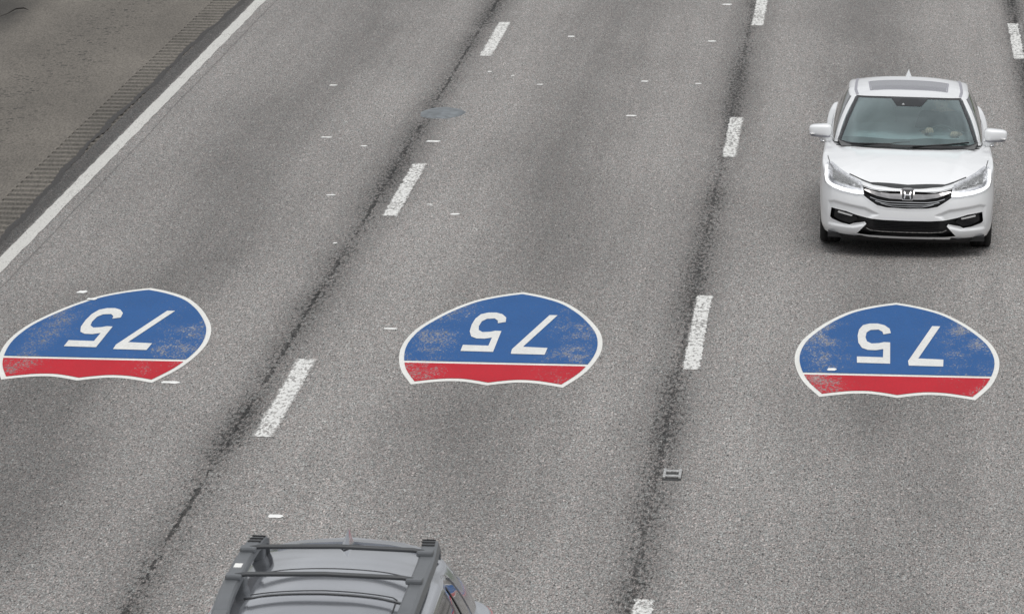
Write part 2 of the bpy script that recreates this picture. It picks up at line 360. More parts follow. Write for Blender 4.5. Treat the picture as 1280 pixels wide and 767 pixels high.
# ------------------------------------------------------------------ patch projection on curved bodies
DIR = {'front': (Vector((0, 1, 0)), lambda a, b: Vector((a, -3, b))),
       'rear': (Vector((0, -1, 0)), lambda a, b: Vector((a, 8, b))),
       'top': (Vector((0, 0, -1)), lambda a, b: Vector((a, b, 5))),
       'right': (Vector((-1, 0, 0)), lambda a, b: Vector((3, a, b))),
       'left': (Vector((1, 0, 0)), lambda a, b: Vector((-3, a, b)))}
def resample(poly, g, closed=True):
    out = []; n = len(poly)
    for i in range(n if closed else n-1):
        a = np.array(poly[i], float); b = np.array(poly[(i+1) % n], float); k = max(1, int(math.ceil(np.linalg.norm(b-a)/g)))
        for j in range(k): out.append(tuple(a+(b-a)*j/k))
    if not closed: out.append(tuple(poly[-1]))
    return out
def inpoly(poly, x, y):
    c = False; n = len(poly); j = n-1
    for i in range(n):
        xi, yi = poly[i]; xj, yj = poly[j]
        if ((yi > y) != (yj > y)) and x < (xj-xi)*(y-yi)/(yj-yi)+xi: c = not c
        j = i
    return c
def patch(name, bvh, poly, mode, off, mat, parent, thick=0.012, g=0.03, smooth=True):
    bd = resample(poly, g)
    xs = [p[0] for p in bd]; ys = [p[1] for p in bd]; pts = list(bd)
    nx = int((max(xs)-min(xs))/g); ny = int((max(ys)-min(ys))/g)
    small = [(a[0]*1.0, a[1]) for a in bd]
    for i in range(1, nx+1):
        for j in range(1, ny+1):
            q = (min(xs)+i*g+0.0003, min(ys)+j*g+0.0002)
            if inpoly(small, *q):
                if min((q[0]-b[0])**2+(q[1]-b[1])**2 for b in bd) > (0.4*g)**2: pts.append(q)
    nb = len(bd)
    vs, es, fs, *_ = delaunay_2d_cdt([Vector(p) for p in pts], [], [list(range(nb))], 1, 1e-6)
    d, org = DIR[mode]; V = []; last = None
    for v in vs:
        h, nrm, idx, dist = bvh.ray_cast(org(v.x, v.y), d)
        if h is None:
            if last is None:
                h, nrm, idx, dist = bvh.find_nearest(org(v.x, v.y)+d*3)
            else:
                o = org(v.x, v.y); h = o.copy(); k = max(range(3), key=lambda q: abs(d[q])); h[k] = last[0][k]; nrm = last[1]
        if nrm.dot(d) > 0: nrm = -nrm
        V.append(h-d*off*0.5+nrm*off*0.5); last = (h, nrm)
    Fc = [tuple(f) for f in fs]
    # orient faces against ray
    out = []
    for f in Fc:
        a, b, c = V[f[0]], V[f[1]], V[f[2]]
        out.append(f if (b-a).cross(c-a).dot(d) < 0 else f[::-1])
    # skirt
    cnt = {}
    for f in out:
        for i in range(len(f)):
            e = (f[i], f[(i+1) % len(f)]); cnt[e] = 1
    n0 = len(V); back = {}
    for e in list(cnt):
        if (e[1], e[0]) not in cnt:
            for v in e:
                if v not in back: back[v] = len(V); V.append(V[v]+d*thick)
            out.append((e[1], e[0], back[e[0]], back[e[1]]))
    me_n = None
    o = mesh(name, V, out, mat, parent, smooth=False)
    me = o.data; k = len([f for f in out if len(f) == 3])
    if smooth:
        fl = [len(p.vertices) == 3 for p in me.polygons]; me.polygons.foreach_set('use_smooth', fl)
        me.set_sharp_from_angle(angle=R(50))
        me.polygons.foreach_set('use_smooth', [True]*len(me.polygons))
    return o
def ribbon(pts, wd, g=0.03, closed=False):
    P = [np.array(p) for p in resample(pts, g, closed)]; Lf = []; Rt = []; n = len(P)
    for i, p in enumerate(P):
        a = P[max(i-1, 0)]; b = P[min(i+1, n-1)]; t = (b-a)/max(np.linalg.norm(b-a), 1e-9); nn = np.array((-t[1], t[0]))
        ww = wd if not callable(wd) else wd(i/(n-1))
        Lf.append(tuple(p+nn*ww/2)); Rt.append(tuple(p-nn*ww/2))
    return Lf+Rt[::-1]
def strip(name, bvh, pts, wd, mode, off, mat, parent, thick=0.008, g=0.03):
    return patch(name, bvh, ribbon(pts, wd, g), mode, off, mat, parent, thick, g=max(g, 0.03))
mir = lambda pts: [(-a, b) for a, b in pts][::-1]

# ------------------------------------------------------------------ body shell
class Shell:
    """stadium shaped car body: perimeter outline x meridian sections"""
    def __init__(s, outline, spine, wall_side, wall_nose, wall_tail, zbot, zsh, zc, crown=2.2, nfront=110, nrest=110, ns=64):
        half = catmull(outline, 400); arc = np.concatenate([[0], np.cumsum(np.linalg.norm(np.diff(half, axis=0), axis=1))])
        tgt = np.concatenate([np.linspace(0, 1.35, nfront, endpoint=False), np.linspace(1.35, arc[-1], nrest)])
        H = np.stack([np.interp(tgt, arc, half[:, 0]), np.interp(tgt, arc, half[:, 1])], 1); H[0, 0] = 0; H[-1, 0] = 0
        tg = np.gradient(H, axis=0); nrm = np.stack([tg[:, 1], -tg[:, 0]], 1); nrm /= np.linalg.norm(nrm, axis=1)[:, None]
        m = len(H); G = np.zeros((m, ns, 3))
        for i in range(m):
            x, y = H[i]; sp = np.array((0, min(max(y, spine[0]), spine[1]))); dv = sp-H[i]; D = np.linalg.norm(dv); dv = dv/max(D, 1e-9)
            wf = np.clip(-nrm[i, 1], 0, 1)**1.3; wr = np.clip(nrm[i, 1], 0, 1)**1.3; wsd = 1-max(wf, wr)
            sec = wsd*np.array(wall_side)+wf*np.array(wall_nose)+wr*np.array(wall_tail)
            zs = float(np.interp(y, *zip(*zsh))); zb = float(np.interp(y, *zip(*zbot)))
            C = [(o, zb+(zs-zb)*h) for h, o in sec]
            o_sh = C[-1][0]
            for f in (0.06, 0.15, 0.32, 0.55, 0.78, 1.0):
                o = o_sh+(D-o_sh)*f; yy = y+dv[1]*o; zz = float(np.interp(yy, *zip(*zc)))
                g = 1-(1-f)**crown; zl = float(np.interp(yy, *zip(*zsh))) if f < 1 else zz
                C.append((o, (zs*(1-f)+zl*f)*(1-g)+zz*g))
            K = catmull(C, ns)
            G[i, :, 0] = x+dv[0]*K[:, 0]; G[i, :, 1] = y+dv[1]*K[:, 0]; G[i, :, 2] = K[:, 1]
        full = np.concatenate([G, (G*np.array([-1, 1, 1]))[-2:0:-1]], 0)
        s.m = full.shape[0]; s.ns = ns; s.V = full.reshape(-1, 3).copy()
        F_ = []
        for i in range(s.m):
            j = (i+1) % s.m
            for k in range(ns-1): F_.append((i*ns+k, j*ns+k, j*ns+k+1, i*ns+k+1))
        s.F = F_
        s.refresh()
    def refresh(s):
        s.bvh = BVHTree.FromPolygons([Vector(v) for v in s.V], s.F)
        V = s.V; q = np.array(s.F); n = np.cross(V[q[:, 2]]-V[q[:, 0]], V[q[:, 3]]-V[q[:, 1]])
        N = np.zeros_like(V)
        for c in range(4): np.add.at(N, q[:, c], n)
        s.N = N/np.maximum(np.linalg.norm(N, axis=1), 1e-12)[:, None]; s.C = V[q].mean(1)
        d = (s.C-np.array([0, s.C[:, 1].mean(), 0.4])); 
        fn = n/np.maximum(np.linalg.norm(n, axis=1), 1e-12)[:, None]; s.FN = fn
    def part(s, name, mask, mat, parent):
        idx = np.nonzero(mask)[0]; q = np.array(s.F)[idx]; used = np.unique(q); mp_ = -np.ones(len(s.V), int); mp_[used] = np.arange(len(used))
        return mesh(name, s.V[used], mp_[q].tolist(), mat, parent, normals=s.N[used])
def polymask(C, poly, a, b):
    out = np.zeros(len(C), bool)
    P = np.array(poly); lo = P.min(0); hi = P.max(0)
    cand = np.nonzero((C[:, a] > lo[0]) & (C[:, a] < hi[0]) & (C[:, b] > lo[1]) & (C[:, b] < hi[1]))[0]
    for i in cand: out[i] = inpoly(poly, C[i, a], C[i, b])
    return out
def shrink(poly, d):   # inset (d > 0) or outset (d < 0) of a closed outline
    P = np.array(poly); n = len(P); A = 0.5*sum(P[i][0]*P[(i+1) % n][1]-P[(i+1) % n][0]*P[i][1] for i in range(n)); sg = 1 if A > 0 else -1; out = []
    for i in range(n):
        a = P[i]-P[i-1]; b = P[(i+1) % n]-P[i]; a = a/np.linalg.norm(a); b = b/np.linalg.norm(b)
        n1 = np.array((-a[1], a[0]))*sg; n2 = np.array((-b[1], b[0]))*sg; h = n1+n2; h /= max(np.linalg.norm(h), 1e-6)
        out.append(tuple(P[i]+h*d/max(h.dot(n1), 0.45)))
    return out
def rim(name, bvh, poly, mode, depth, over, mat, parent, g=0.02, off=0.003, lip=None):
    """lip: from `over` outside the opening edge on the surface, round the edge and `depth` inwards"""
    outer = shrink(poly, -over); bd = []; n = len(poly)
    for i in range(n):
        k = max(1, int(math.ceil(math.dist(poly[i], poly[(i+1) % n])/g)))
        for j in range(k):
            t = j/k; f = lambda Q: (Q[i][0]*(1-t)+Q[(i+1) % n][0]*t, Q[i][1]*(1-t)+Q[(i+1) % n][1]*t)
            bd.append((f(outer), f(poly)))
    d, org = DIR[mode]; V = []
    def hit(p):
        h, nr, *_ = bvh.ray_cast(org(*p), d)
        if h is None: h, nr, *_ = bvh.find_nearest(org(*p)+d*3)
        return h
    for o, p in bd:
        ho, hp = hit(o), hit(p)
        V += [ho-d*0.003, hp-d*(off+.001), hp+d*0.006+Vector((0, 0, 0)), hp+d*depth]
    m = len(bd); Fc = []
    for i in range(m):
        j = (i+1) % m
        for k in range(3): Fc.append((i*4+k, j*4+k, j*4+k+1, i*4+k+1))
    o = mesh(name, V, Fc, mat, parent, smooth=False)
    if lip:
        o.data.materials.append(lip)
        for q, pl in enumerate(o.data.polygons):
            if q % 3 == 0: pl.material_index = 1
    return o

def wheel(parent, x, y, rad, side, width=0.22):
    t = bpy.data.objects.new('wheel', None); col.objects.link(t); t.parent = parent; t.location = (x, y, rad)
    r = rad; h = width/2
    prof = [(r*0.66, -h*0.8), (r*0.72, -h), (r*0.9, -h*1.02), (r*0.97, -h*0.9), (r, -h*0.6), (r, -h*0.33), (r-.008, -h*.3), (r, -h*.27), (r, h*0.27), (r-.008, h*.3), (r, h*.33), (r, h*0.6), (r*0.97, h*0.9), (r*0.9, h*1.02), (r*0.72, h), (r*0.66, h*0.8)]
    V, Fc = lathe(prof, 40); mesh('tyre', V, Fc, MAT['rubber'], t)
    s = side
    prof = [(r*0.67, -h*0.8*s), (r*0.66, h*0.82*s), (r*0.69, h*0.9*s), (r*0.64, h*0.88*s), (r*0.60, h*0.5*s), (r*0.3, h*0.2*s), (0.001, h*0.2*s)]
    V, Fc = lathe(prof, 36); mesh('rim', V, Fc, MAT['alloy'], t)
    bm = bmesh.new()
    for k in range(5):
        an = 2*math.pi*k/5
        for da in (-0.14, 0.14):
            a = an+da; c = Vector((h*0.62*s, math.cos(a)*r*0.36, math.sin(a)*r*0.36)); add_box(bm, c, (0.03, r*0.56, 0.035), Matrix.Rotation(a, 3, 'X'))
    add_box(bm, (h*0.62*s, 0, 0), (0.05, 0.10, 0.10))
    bm_obj('spokes', bm, MAT['alloy'], t, bevel=0.004)
    return t

def superell(c, s, e=0.6, nu=24, nv=14, taper=0.0):
    V = []; Fc = []
    sp = lambda v, p: math.copysign(abs(v)**p, v)
    for j in range(nv+1):
        ph = -math.pi/2+math.pi*j/nv
        for i in range(nu):
            th = 2*math.pi*i/nu; x = sp(math.cos(ph), e)*sp(math.cos(th), e); y = sp(math.cos(ph), e)*sp(math.sin(th), e); z = sp(math.sin(ph), e)
            k = 1-taper*x
            V.append((c[0]+s[0]*x, c[1]+s[1]*y*k, c[2]+s[2]*z*k))
    for j in range(nv):
        for i in range(nu): Fc.append((j*nu+i, j*nu+(i+1) % nu, (j+1)*nu+(i+1) % nu, (j+1)*nu+i))
    return V, Fc

# ------------------------------------------------------------------ cabin shell
class Cabin:
    """cols: list of (bottom(x,y,z), top(x,y,z), key); half, from windscreen middle to rear glass middle"""
    def __init__(s, cols, spine, zc, bulge=0.03, nv=16, ncap=22):
        keys = [c[2] for c in cols]; B = np.array([c[0] for c in cols], float); T = np.array([c[1] for c in cols], float)
        n = len(cols); per = 9; dens = []
        seg = np.linalg.norm(np.diff(B, axis=0), axis=1)**0.5; tk = np.concatenate([[0], np.cumsum(seg)])/seg.sum(); lab = []
        for i in range(n-1):
            k = max(2, int(math.ceil(np.linalg.norm(B[i+1]-B[i])/0.07)))
            for j in range(k): dens.append(tk[i]+(tk[i+1]-tk[i])*j/k); lab.append(keys[i])
        dens.append(1.0)
        B2 = catmull(B, 0, dens); seg2 = seg
        # same parameters for the tops (piecewise)
        P = T; tt = np.array(dens); m = np.zeros_like(P)
        for i in range(n):
            if i == 0: m[i] = (P[1]-P[0])/(tk[1]-tk[0])
            elif i == n-1: m[i] = (P[-1]-P[-2])/(tk[-1]-tk[-2])
            else:
                a = (P[i]-P[i-1])/(tk[i]-tk[i-1]); b = (P[i+1]-P[i])/(tk[i+1]-tk[i]); h0 = tk[i]-tk[i-1]; h1 = tk[i+1]-tk[i]; m[i] = (a*h1+b*h0)/(h0+h1)
        T2 = []
        for v in tt:
            i = min(max(np.searchsorted(tk, v, 'right')-1, 0), n-2); h = tk[i+1]-tk[i]; q = (v-tk[i])/h
            T2.append((2*q**3-3*q**2+1)*P[i]+(q**3-2*q**2+q)*h*m[i]+(-2*q**3+3*q**2)*P[i+1]+(q**3-q**2)*h*m[i+1])
        T2 = np.array(T2); B2[0, 0] = B2[-1, 0] = T2[0, 0] = T2[-1, 0] = 0
        vv = np.concatenate([[0, 0.045], np.linspace(0.09, 0.91, nv-4), [0.955, 1.0]]); rows = len(vv)
        tg = np.gradient(B2, axis=0); nrm = np.stack([tg[:, 1], -tg[:, 0], 0*tg[:, 0]+0.0], 1); nrm /= np.linalg.norm(nrm, axis=1)[:, None]
        M_ = len(B2); G = np.zeros((M_, rows+ncap, 3))
        for i in range(M_):
            for r, v in enumerate(vv): G[i, r] = B2[i]*(1-v)+T2[i]*v+nrm[i]*bulge*4*v*(1-v)*0.8+np.array((0, 0, bulge*1.6*v*(1-v)))
            sp = np.array((0, min(max(T2[i, 1], spine[0]), spine[1])))
            for k in range(ncap):
                f = (k+1)/ncap; xy = T2[i, :2]*(1-f)+sp*f; z1 = float(np.interp(xy[1], *zip(*zc))); g = 1-(1-f)**2.6
                G[i, rows+k] = (xy[0], xy[1], T2[i, 2]*(1-g)+z1*g)
        full = np.concatenate([G, (G*np.array([-1, 1, 1]))[-2:0:-1]], 0); s.ns = rows+ncap; s.m = len(full); s.V = full.reshape(-1, 3); s.F = []; s.key = []; s.row = []; s.cidx = []
        lab2 = lab+lab[::-1]
        for i in range(s.m):
            j = (i+1) % s.m
            for k in range(s.ns-1):
                s.F.append((i*s.ns+k, j*s.ns+k, j*s.ns+k+1, i*s.ns+k+1)); s.row.append(k); s.cidx.append(i); s.key.append(lab2[i] + ('' if i < len(lab) else '_l'))
        s.rows = rows; s.row = np.array(s.row); s.key = np.array(s.key); s.cidx = np.array(s.cidx)
        Shell.refresh(s)
    part = Shell.part

def fill_poly(P3):
    """tessellate"""
    pass

# ================================================================== SETTING
def sheet(name, x0, x1, y0, y1, z, mat, kind='structure', parent=None):
    return tag(mesh(name, [(x0, y0, z), (x1, y0, z), (x1, y1, z), (x0, y1, z)], [(0, 1, 2, 3)], mat, parent, smooth=False), kind=kind)
sheet('ground', -1500, 1500, -300, 3000, -0.06, MAT['grass'])
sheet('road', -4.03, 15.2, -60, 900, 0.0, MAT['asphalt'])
# shoulder with milled rumble strip
RX0, RX1, RY0, PIT, NR, GW = -4.43, -3.98, 44.0, 0.3048, 150, 0.17
sh = bmesh.new()
def quad(bm, x0, x1, y0, y1, z=-0.004):
    bm.faces.new([bm.verts.new(v) for v in ((x0, y0, z), (x1, y0, z), (x1, y1, z), (x0, y1, z))])
SH_R = -4.03
GX0, GX1 = RX0, RX1-0.06
quad(sh, -9.6, GX0, -60, 900); quad(sh, GX1, SH_R, -60, 900) if GX1 < SH_R else None
yend = RY0+NR*PIT
quad(sh, GX0, GX1, -60, RY0); quad(sh, GX0, GX1, yend, 900)
for i in range(NR): quad(sh, GX0, GX1, RY0+i*PIT+GW, RY0+(i+1)*PIT)
sho = tag(bm_obj('shoulder', sh, MAT['shoulder']), kind='structure')
gv = []; gf = []
prof = [(0, 0), (0.25, -0.014), (0.5, -0.019), (0.75, -0.014), (1, 0)]
for x in (GX0, GX1):
    for t_, z_ in prof: gv.append((x, t_*GW, -0.004+z_))
gf = [(i, i+5, i+6, i+1) for i in range(4)]+[(0, 1, 2, 3, 4), (9, 8, 7, 6, 5)]
gme = bpy.data.meshes.new('rumble_groove'); gme.from_pydata(gv, [], gf); gme.update(); gme.materials.append(MAT['groove'])
for i in range(NR):
    o = bpy.data.objects.new('rumble_groove', gme); col.objects.link(o); o.parent = sho; o.location = (0, RY0+i*PIT, 0)
# wavy tar edge between shoulder and carriageway
pts = [(-4.02, 30), (-4.0, 45), (-4.0, 52), (-4.05, 54.9), (-4.10, 57.85), (-4.11, 60.75), (-4.07, 63.2), (-4.08, 67.1), (-4.0, 71.6), (-4.03, 78), (-4.0, 90), (-4.02, 110)]
cc = catmull(pts, 500); V = []; Fc = []
for i, (x, y) in enumerate(cc):
    j1 = random.uniform(-0.012, 0.012)+0.012*math.sin(y*3.1); wd = 0.026+0.008*math.sin(y*1.7)+random.uniform(-.006, .008)
    V += [(x-wd+j1, y, -0.003), (x-wd*0.6+j1, y, 0.005), (x+wd*0.6, y, 0.006), (x+wd+0.02+j1, y, 0.001)]
for i in range(len(cc)-1):
    for k in range(3): Fc.append((i*4+k, i*4+k+1, i*4+k+5, i*4+k+4))
tag(mesh('tar_seam', V, Fc, MAT['tar']), kind='structure')
# median barrier beyond the shoulder (just outside the frame)
bp = [(-8.2, 0), (-8.2, 0.08), (-8.38, 0.33), (-8.46, 0.82), (-8.62, 0.82), (-8.70, 0.33), (-8.88, 0.08), (-8.88, 0)]
V = [(x-1.3, y, z-0.004) for y in (-60, 600) for x, z in bp]; n = len(bp)
br = mesh('concrete_barrier', V, [(i, i+1, n+i+1, n+i) for i in range(n-1)]+[tuple(range(n))[::-1], tuple(range(n, 2*n))], MAT['concrete'], smooth=False)
tag(br, 'long grey concrete barrier along the dirty gutter of the shoulder', 'barrier')

# ------------------------------------------------------------------ painted lines
def jag(x0, x1, y0, y1, amp=0.012, step=0.06, sk0=0.0, sk1=0.0):
    """outline of a painted bar with slightly ragged edges"""
    P = []; n = max(2, int((y1-y0)/step))
    for i in range(n+1): t = i/n; P.append((x1+random.uniform(-amp, amp), y0+(y1-y0)*t+(sk0*(1-t)+sk1*t)))
    for i in range(n, -1, -1): t = i/n; P.append((x0+random.uniform(-amp, amp), y0+(y1-y0)*t))
    return P
def flat(name, poly, z, mat, parent=None, origin=(0, 0)):
    vs, es, fs, *_ = delaunay_2d_cdt([Vector((p[0]-origin[0], p[1]-origin[1])) for p in poly], [], [list(range(len(poly)))], 1, 1e-7)
    Fc = []
    for f in fs:
        a, b, c = [vs[i] for i in f[:3]]; Fc.append(tuple(f) if (b-a).cross(c-a) > 0 else tuple(f)[::-1])
    return mesh(name, [(v.x, v.y, 0) for v in vs], Fc, mat, parent, smooth=False, loc=(origin[0], origin[1], z))
P = []
yy = np.concatenate([np.arange(20, 100, 0.25), [130, 200, 400, 900]])
P = [(-3.650+random.uniform(-.008, .008), y) for y in yy]+[(-3.810+random.uniform(-.007, .007), y) for y in yy[::-1]]
e = flat('edge_line', P, 0.004, MAT['edge_paint'], origin=(-3.725, 0))
tag(e, 'long solid white edge line running beside the rumble strip of the shoulder', 'edge line')
DASH = [
 # x0,x1,y0,y1, label
 (-0.035, 0.140, 66.35, 69.86, 'white lane dash near the top, beyond the grey oval patch on the dark joint'),
 (-0.065, 0.105, 53.50, 57.15, 'white lane dash just below the grey oval patch'),
 (-0.070, 0.130, 42.05, 45.50, 'cracked white lane dash between the left and middle blue shields, nearer the bottom'),
 (3.580, 3.760, 69.95, 73.2, 'white lane dash cut by the top picture edge, left of the white sedan'),
 (3.550, 3.725, 58.05, 61.20, 'white lane dash level with the mirrors of the white sedan, left of it'),
 (3.595, 3.755, 45.40, 49.15, 'worn white lane dash between the middle and right blue shields'),
 (3.590, 3.740, 33.30, 36.60, 'broken white lane dash cut by the bottom edge right of the grey car'),
 (7.250, 7.400, 66.95, 70.60, 'bright white lane dash at the far right edge behind the white sedan'),
]
for x0, x1, y0, y1, lb in DASH:
    xc, yc = (x0+x1)/2, (y0+y1)/2
    o = flat('lane_dash', jag(x0, x1, y0, y1, 0.015), 0.004, MAT['dash_paint'], origin=(xc, yc))
    tag(o, lb, 'lane marking', 'white dashes between the lanes')
ghost = paint_mat('old_faded_paint', (0.42, 0.41, 0.40), 0.42, track=False)
o = flat('faded_lane_dash', jag(7.405, 7.46, 66.5, 70.8, 0.006), 0.0025, ghost, origin=(7.43, 68.6))
tag(o, 'faded older lane paint right beside the bright dash at the far right edge', 'lane marking')
# ------------------------------------------------------------------ interstate shields
SH_OUT = [(0, 2.34), (0.13, 2.24), (0.26, 2.11), (0.44, 1.86), (0.63, 1.40), (0.79, 0.84), (0.90, 0.31), (0.952, -0.20), (0.962, -0.65), (0.925, -1.22), (0.85, -1.75), (0.705, -2.35),
          (0.56, -2.25), (0.42, -2.175), (0.27, -2.16), (0.14, -2.22), (0, -2.32)]
SEV = [(852,222),(900,224),(768,405),(912,415),(910,453),(711,446),(713,418)]
FIV = [(416,398),(565,403),(567,358),(530,364),(480,362),(445,350),(424,320),(420,280),(428,245),(450,220),(490,210),(540,210),(580,220),(610,240),(617,266),(568,274),(562,258),(540,246),(500,248),(478,262),(472,290),(480,312),(505,324),(545,322),(572,316),(613,318),(613,441),(416,435)]
def px_ground(q, s=0.21875, ox=980, oy=360):
    x = ox+q[0]*s; y = oy+q[1]*s; d = fw+r2*((x-640)/F_PX)-u2*((y-383.5)/F_PX); t = -CAM.z/d.z; p = CAM+d*t; return (p.x, p.y)
SC = (5.62, 46.60)
sev = [(px_ground(q)[0]-SC[0], px_ground(q)[1]-SC[1]) for q in SEV]; fiv = [(px_ground(q)[0]-SC[0], px_ground(q)[1]-SC[1]) for q in FIV]
sev = [(.350, 1.11), (.430, 1.11), (.203, -.51), (.442, -.54), (.436, -.87), (.112, -.86), (.106, -.64)]; fiv = shrink(fiv, .006)
def shield(cx, cy, sx, label):
    root = empty('interstate_shield_marking', (cx, cy, 0)); tag(root, label, 'road marking', 'route shields painted in the lanes')
    top = SH_OUT; 
    right = catmull(top[:12], 60).tolist(); bot = catmull(top[11:], 24).tolist()[1:]
    rgt = [(x*sx, y) for x, y in right+bot]; ring = rgt+[(-x, y) for x, y in rgt[-2:0:-1]]
    # inset in the unstretched design (the marking is drawn 2.45 times longer than wide)
    K = 2.45; un = [(x, y/K) for x, y in ring]; inn = shrink(un, 0.047); inn = [(x, y*K) for x, y in inn]
    flat('border', ring, 0.004, MAT['white_paint'], root)
    yb = -1.31; bh = 0.05
    def clip(poly, sgn, y0):
        out = []; n = len(poly)
        for i in range(n):
            a, b = poly[i], poly[(i+1) % n]; ia = sgn*(a[1]-y0) > 0; ib = sgn*(b[1]-y0) > 0
            if ia: out.append(tuple(a))
            if ia != ib: t = (y0-a[1])/(b[1]-a[1]); out.append((a[0]+(b[0]-a[0])*t, y0))
        return out
    def dense(p, g=0.12): return resample(p, g)
    flat('blue_field', clip(inn, 1, yb+bh), 0.008, MAT['blue'], root)
    flat('red_band', clip(inn, -1, yb-bh), 0.008, MAT['red'], root)
    flat('digit', sev, 0.012, MAT['digit_paint'], root)['label'] = 'white painted digit 7'
    flat('digit', fiv, 0.012, MAT['digit_paint'], root)['label'] = 'white painted digit 5'
    return root
shield(-1.98, 46.60, 1.0, 'painted blue and red 75 route shield in the leftmost lane, cut by the picture edge')
shield(1.825, 46.78, 1.0, 'painted blue and red 75 route shield in the middle, between the two lane lines')
shield(5.615, 46.62, 1.01, 'blue and red 75 route shield painted in the lane ahead of the white sedan')

# ------------------------------------------------------------------ scraps, patch, marker, twig
SCR = [(103,365,12,3.5,'flat white scrap lying just above the left blue shield'),
 (115,375,13,2.5,'thin white scrap lying on the upper border of the left blue shield'),
 (213,478,24,3.5,'long white scrap lying at the lower right tip of the left blue shield'),
 (345,645,20,5,'white scrap lying on the asphalt just above the roof rack of the grey car'),
 (488,411,18,2.2,'thin white scrap lying left of the middle blue shield'),
 (419,304,5,1.6,'tiny white speck of litter in the left lane above the left shield'),
 (414,244,11,1.8,'thin white scrap lying in the left lane, level with the second lane dash'),
 (408,172,14,1.6,'white sliver lying in the left lane, left of a shorter sliver'),
 (455,183,8,1.5,'short white sliver lying in the left lane near the dark joint'),
 (542,177,18,2.2,'white sliver lying right under the grey oval patch'),
 (537,256,8,1.2,'faint short sliver lying just right of the dash under the oval patch'),
 (569,268,12,2.2,'white scrap lying right of the dash under the oval patch'),
 (417,107,10,1.5,'white sliver lying at the upper left lane, left of the top dash'),
 (612,90,5,1.2,'tiny pale fleck lying just below the topmost left dash'),
 (641,95,4,1.2,'tiny pale fleck lying right of the topmost left dash'),
 (675,106,8,1.3,'short white sliver lying in the middle lane, right of the top left dash'),
 (714,46,9,1.6,'white sliver lying high in the middle lane, left of its centre'),
 (789,145,14,1.8,'white sliver lying in the middle lane, lowest of the three before the sedan'),
 (806,102,9,1.4,'white sliver lying in the middle lane, above the lowest one'),
 (873,105,8,1.4,'short white sliver lying by the dark joint left of the sedan'),
 (890,52,11,1.6,'white sliver lying high beside the dark joint of the second lane line'),
 (909,6,13,1.6,'white sliver lying at the very top beside the dash on the second lane line'),
 (1040,463,12,4.0,'white flake lying on the left end of the red band of the right shield'),
 (848,341,0,0,''),
]
for x, y, wpx, hpx, lb in SCR:
    if not wpx: continue
    a = px_ground((x, y), 1, 0, 0); l = px_ground((x-wpx/2, y), 1, 0, 0); r_ = px_ground((x+wpx/2, y), 1, 0, 0)
    t_ = px_ground((x, y-hpx/2), 1, 0, 0); b_ = px_ground((x, y+hpx/2), 1, 0, 0)
    hw = (r_[0]-l[0])/2; hh = min((t_[1]-b_[1])*0.42, 0.08+hw*0.5); rnd = random.Random(int(x*7+y)); zb = 0.0125 if x in (115, 1040) else 0.0035
    n = 9; top = []; sk = rnd.uniform(-.25, .45)
    outl = [(-1, -.5), (-.75, -1), (-.1, -.8), (.55, -1), (1, -.2), (.85, .55), (.3, 1), (-.35, .75), (-.8, .9)]
    V = []; zt = [0.016, 0.02]
    for zz in (0.0, 1.0):
        for u_, v_ in outl: V.append(((u_+sk*v_*0.5)*hw*rnd.uniform(.95, 1.05), v_*hh*rnd.uniform(.85, 1.1), zb if zz == 0 else zb+0.002+0.001*rnd.random()))
    V = V[:n]+[V[n+i] for i in range(n)]+[(0, 0, zb+0.004)]
    Fc = [(i, (i+1) % n, n+(i+1) % n, n+i) for i in range(n)]+[(n+i, n+(i+1) % n, 2*n) for i in range(n)]+[tuple(range(n))[::-1]]
    o = mesh('litter_scrap', V, Fc, MAT['scrap'], smooth=False, loc=(a[0], a[1], 0)); tag(o, lb, 'litter', 'white scraps scattered on the road')
# oval repair patch
V = []; Fc = []; n = 40; rings = [(1.0, 0.001), (0.93, 0.010), (0.7, 0.018), (0.4, 0.02), (0.0, 0.021)]
for r_, z_ in rings:
    for k in range(n):
        a = 2*math.pi*k/n; wv = 1+0.03*math.sin(2*a+.6)+0.03*math.sin(5*a+1)+0.02*math.sin(9*a)
        V.append((0.275*math.cos(a)*r_*wv, 0.48*math.sin(a)*r_*wv+0.03*math.cos(a)*r_, z_+(0.006*math.sin(6*a*0.5+r_*9) if 0 < r_ < 1 else 0)))
for j in range(len(rings)-1):
    for k in range(n): Fc.append((j*n+k, j*n+(k+1) % n, (j+1)*n+(k+1) % n, (j+1)*n+k))
tag(mesh('repair_patch', V, Fc, MAT['patch'], loc=(-0.07, 61.12, 0)), 'smooth bluish grey oval repair patch on the dark joint between the two left lanes', 'road patch')
# snowplough marker casting
rt_ = empty('pavement_marker', (3.695, 40.93, 0)); tag(rt_, 'small H shaped cast iron pavement marker set in the road near the bottom picture edge', 'road marker')
for x in (-0.066, 0.066):
    bm = bmesh.new(); add_box(bm, (x, 0, 0.012), (0.024, 0.32, 0.022)); bm_obj('rail', bm, MAT['iron'], rt_, bevel=0.006)
for y in (-0.09, 0.10):
    bm = bmesh.new(); add_box(bm, (0, y, 0.010), (0.11, 0.06, 0.016)); bm_obj('cross_web', bm, MAT['iron'], rt_, bevel=0.004)
bm = bmesh.new(); add_box(bm, (0, 0.0, 0.004), (0.125, 0.11, 0.006)); bm_obj('lens_pocket', bm, MAT['dark_iron'], rt_)
bm = bmesh.new(); add_box(bm, (0, -0.03, 0.0005), (0.165, 0.38, 0.004)); bm_obj('base_plate', bm, MAT['dark_iron'], rt_, bevel=0.0015)
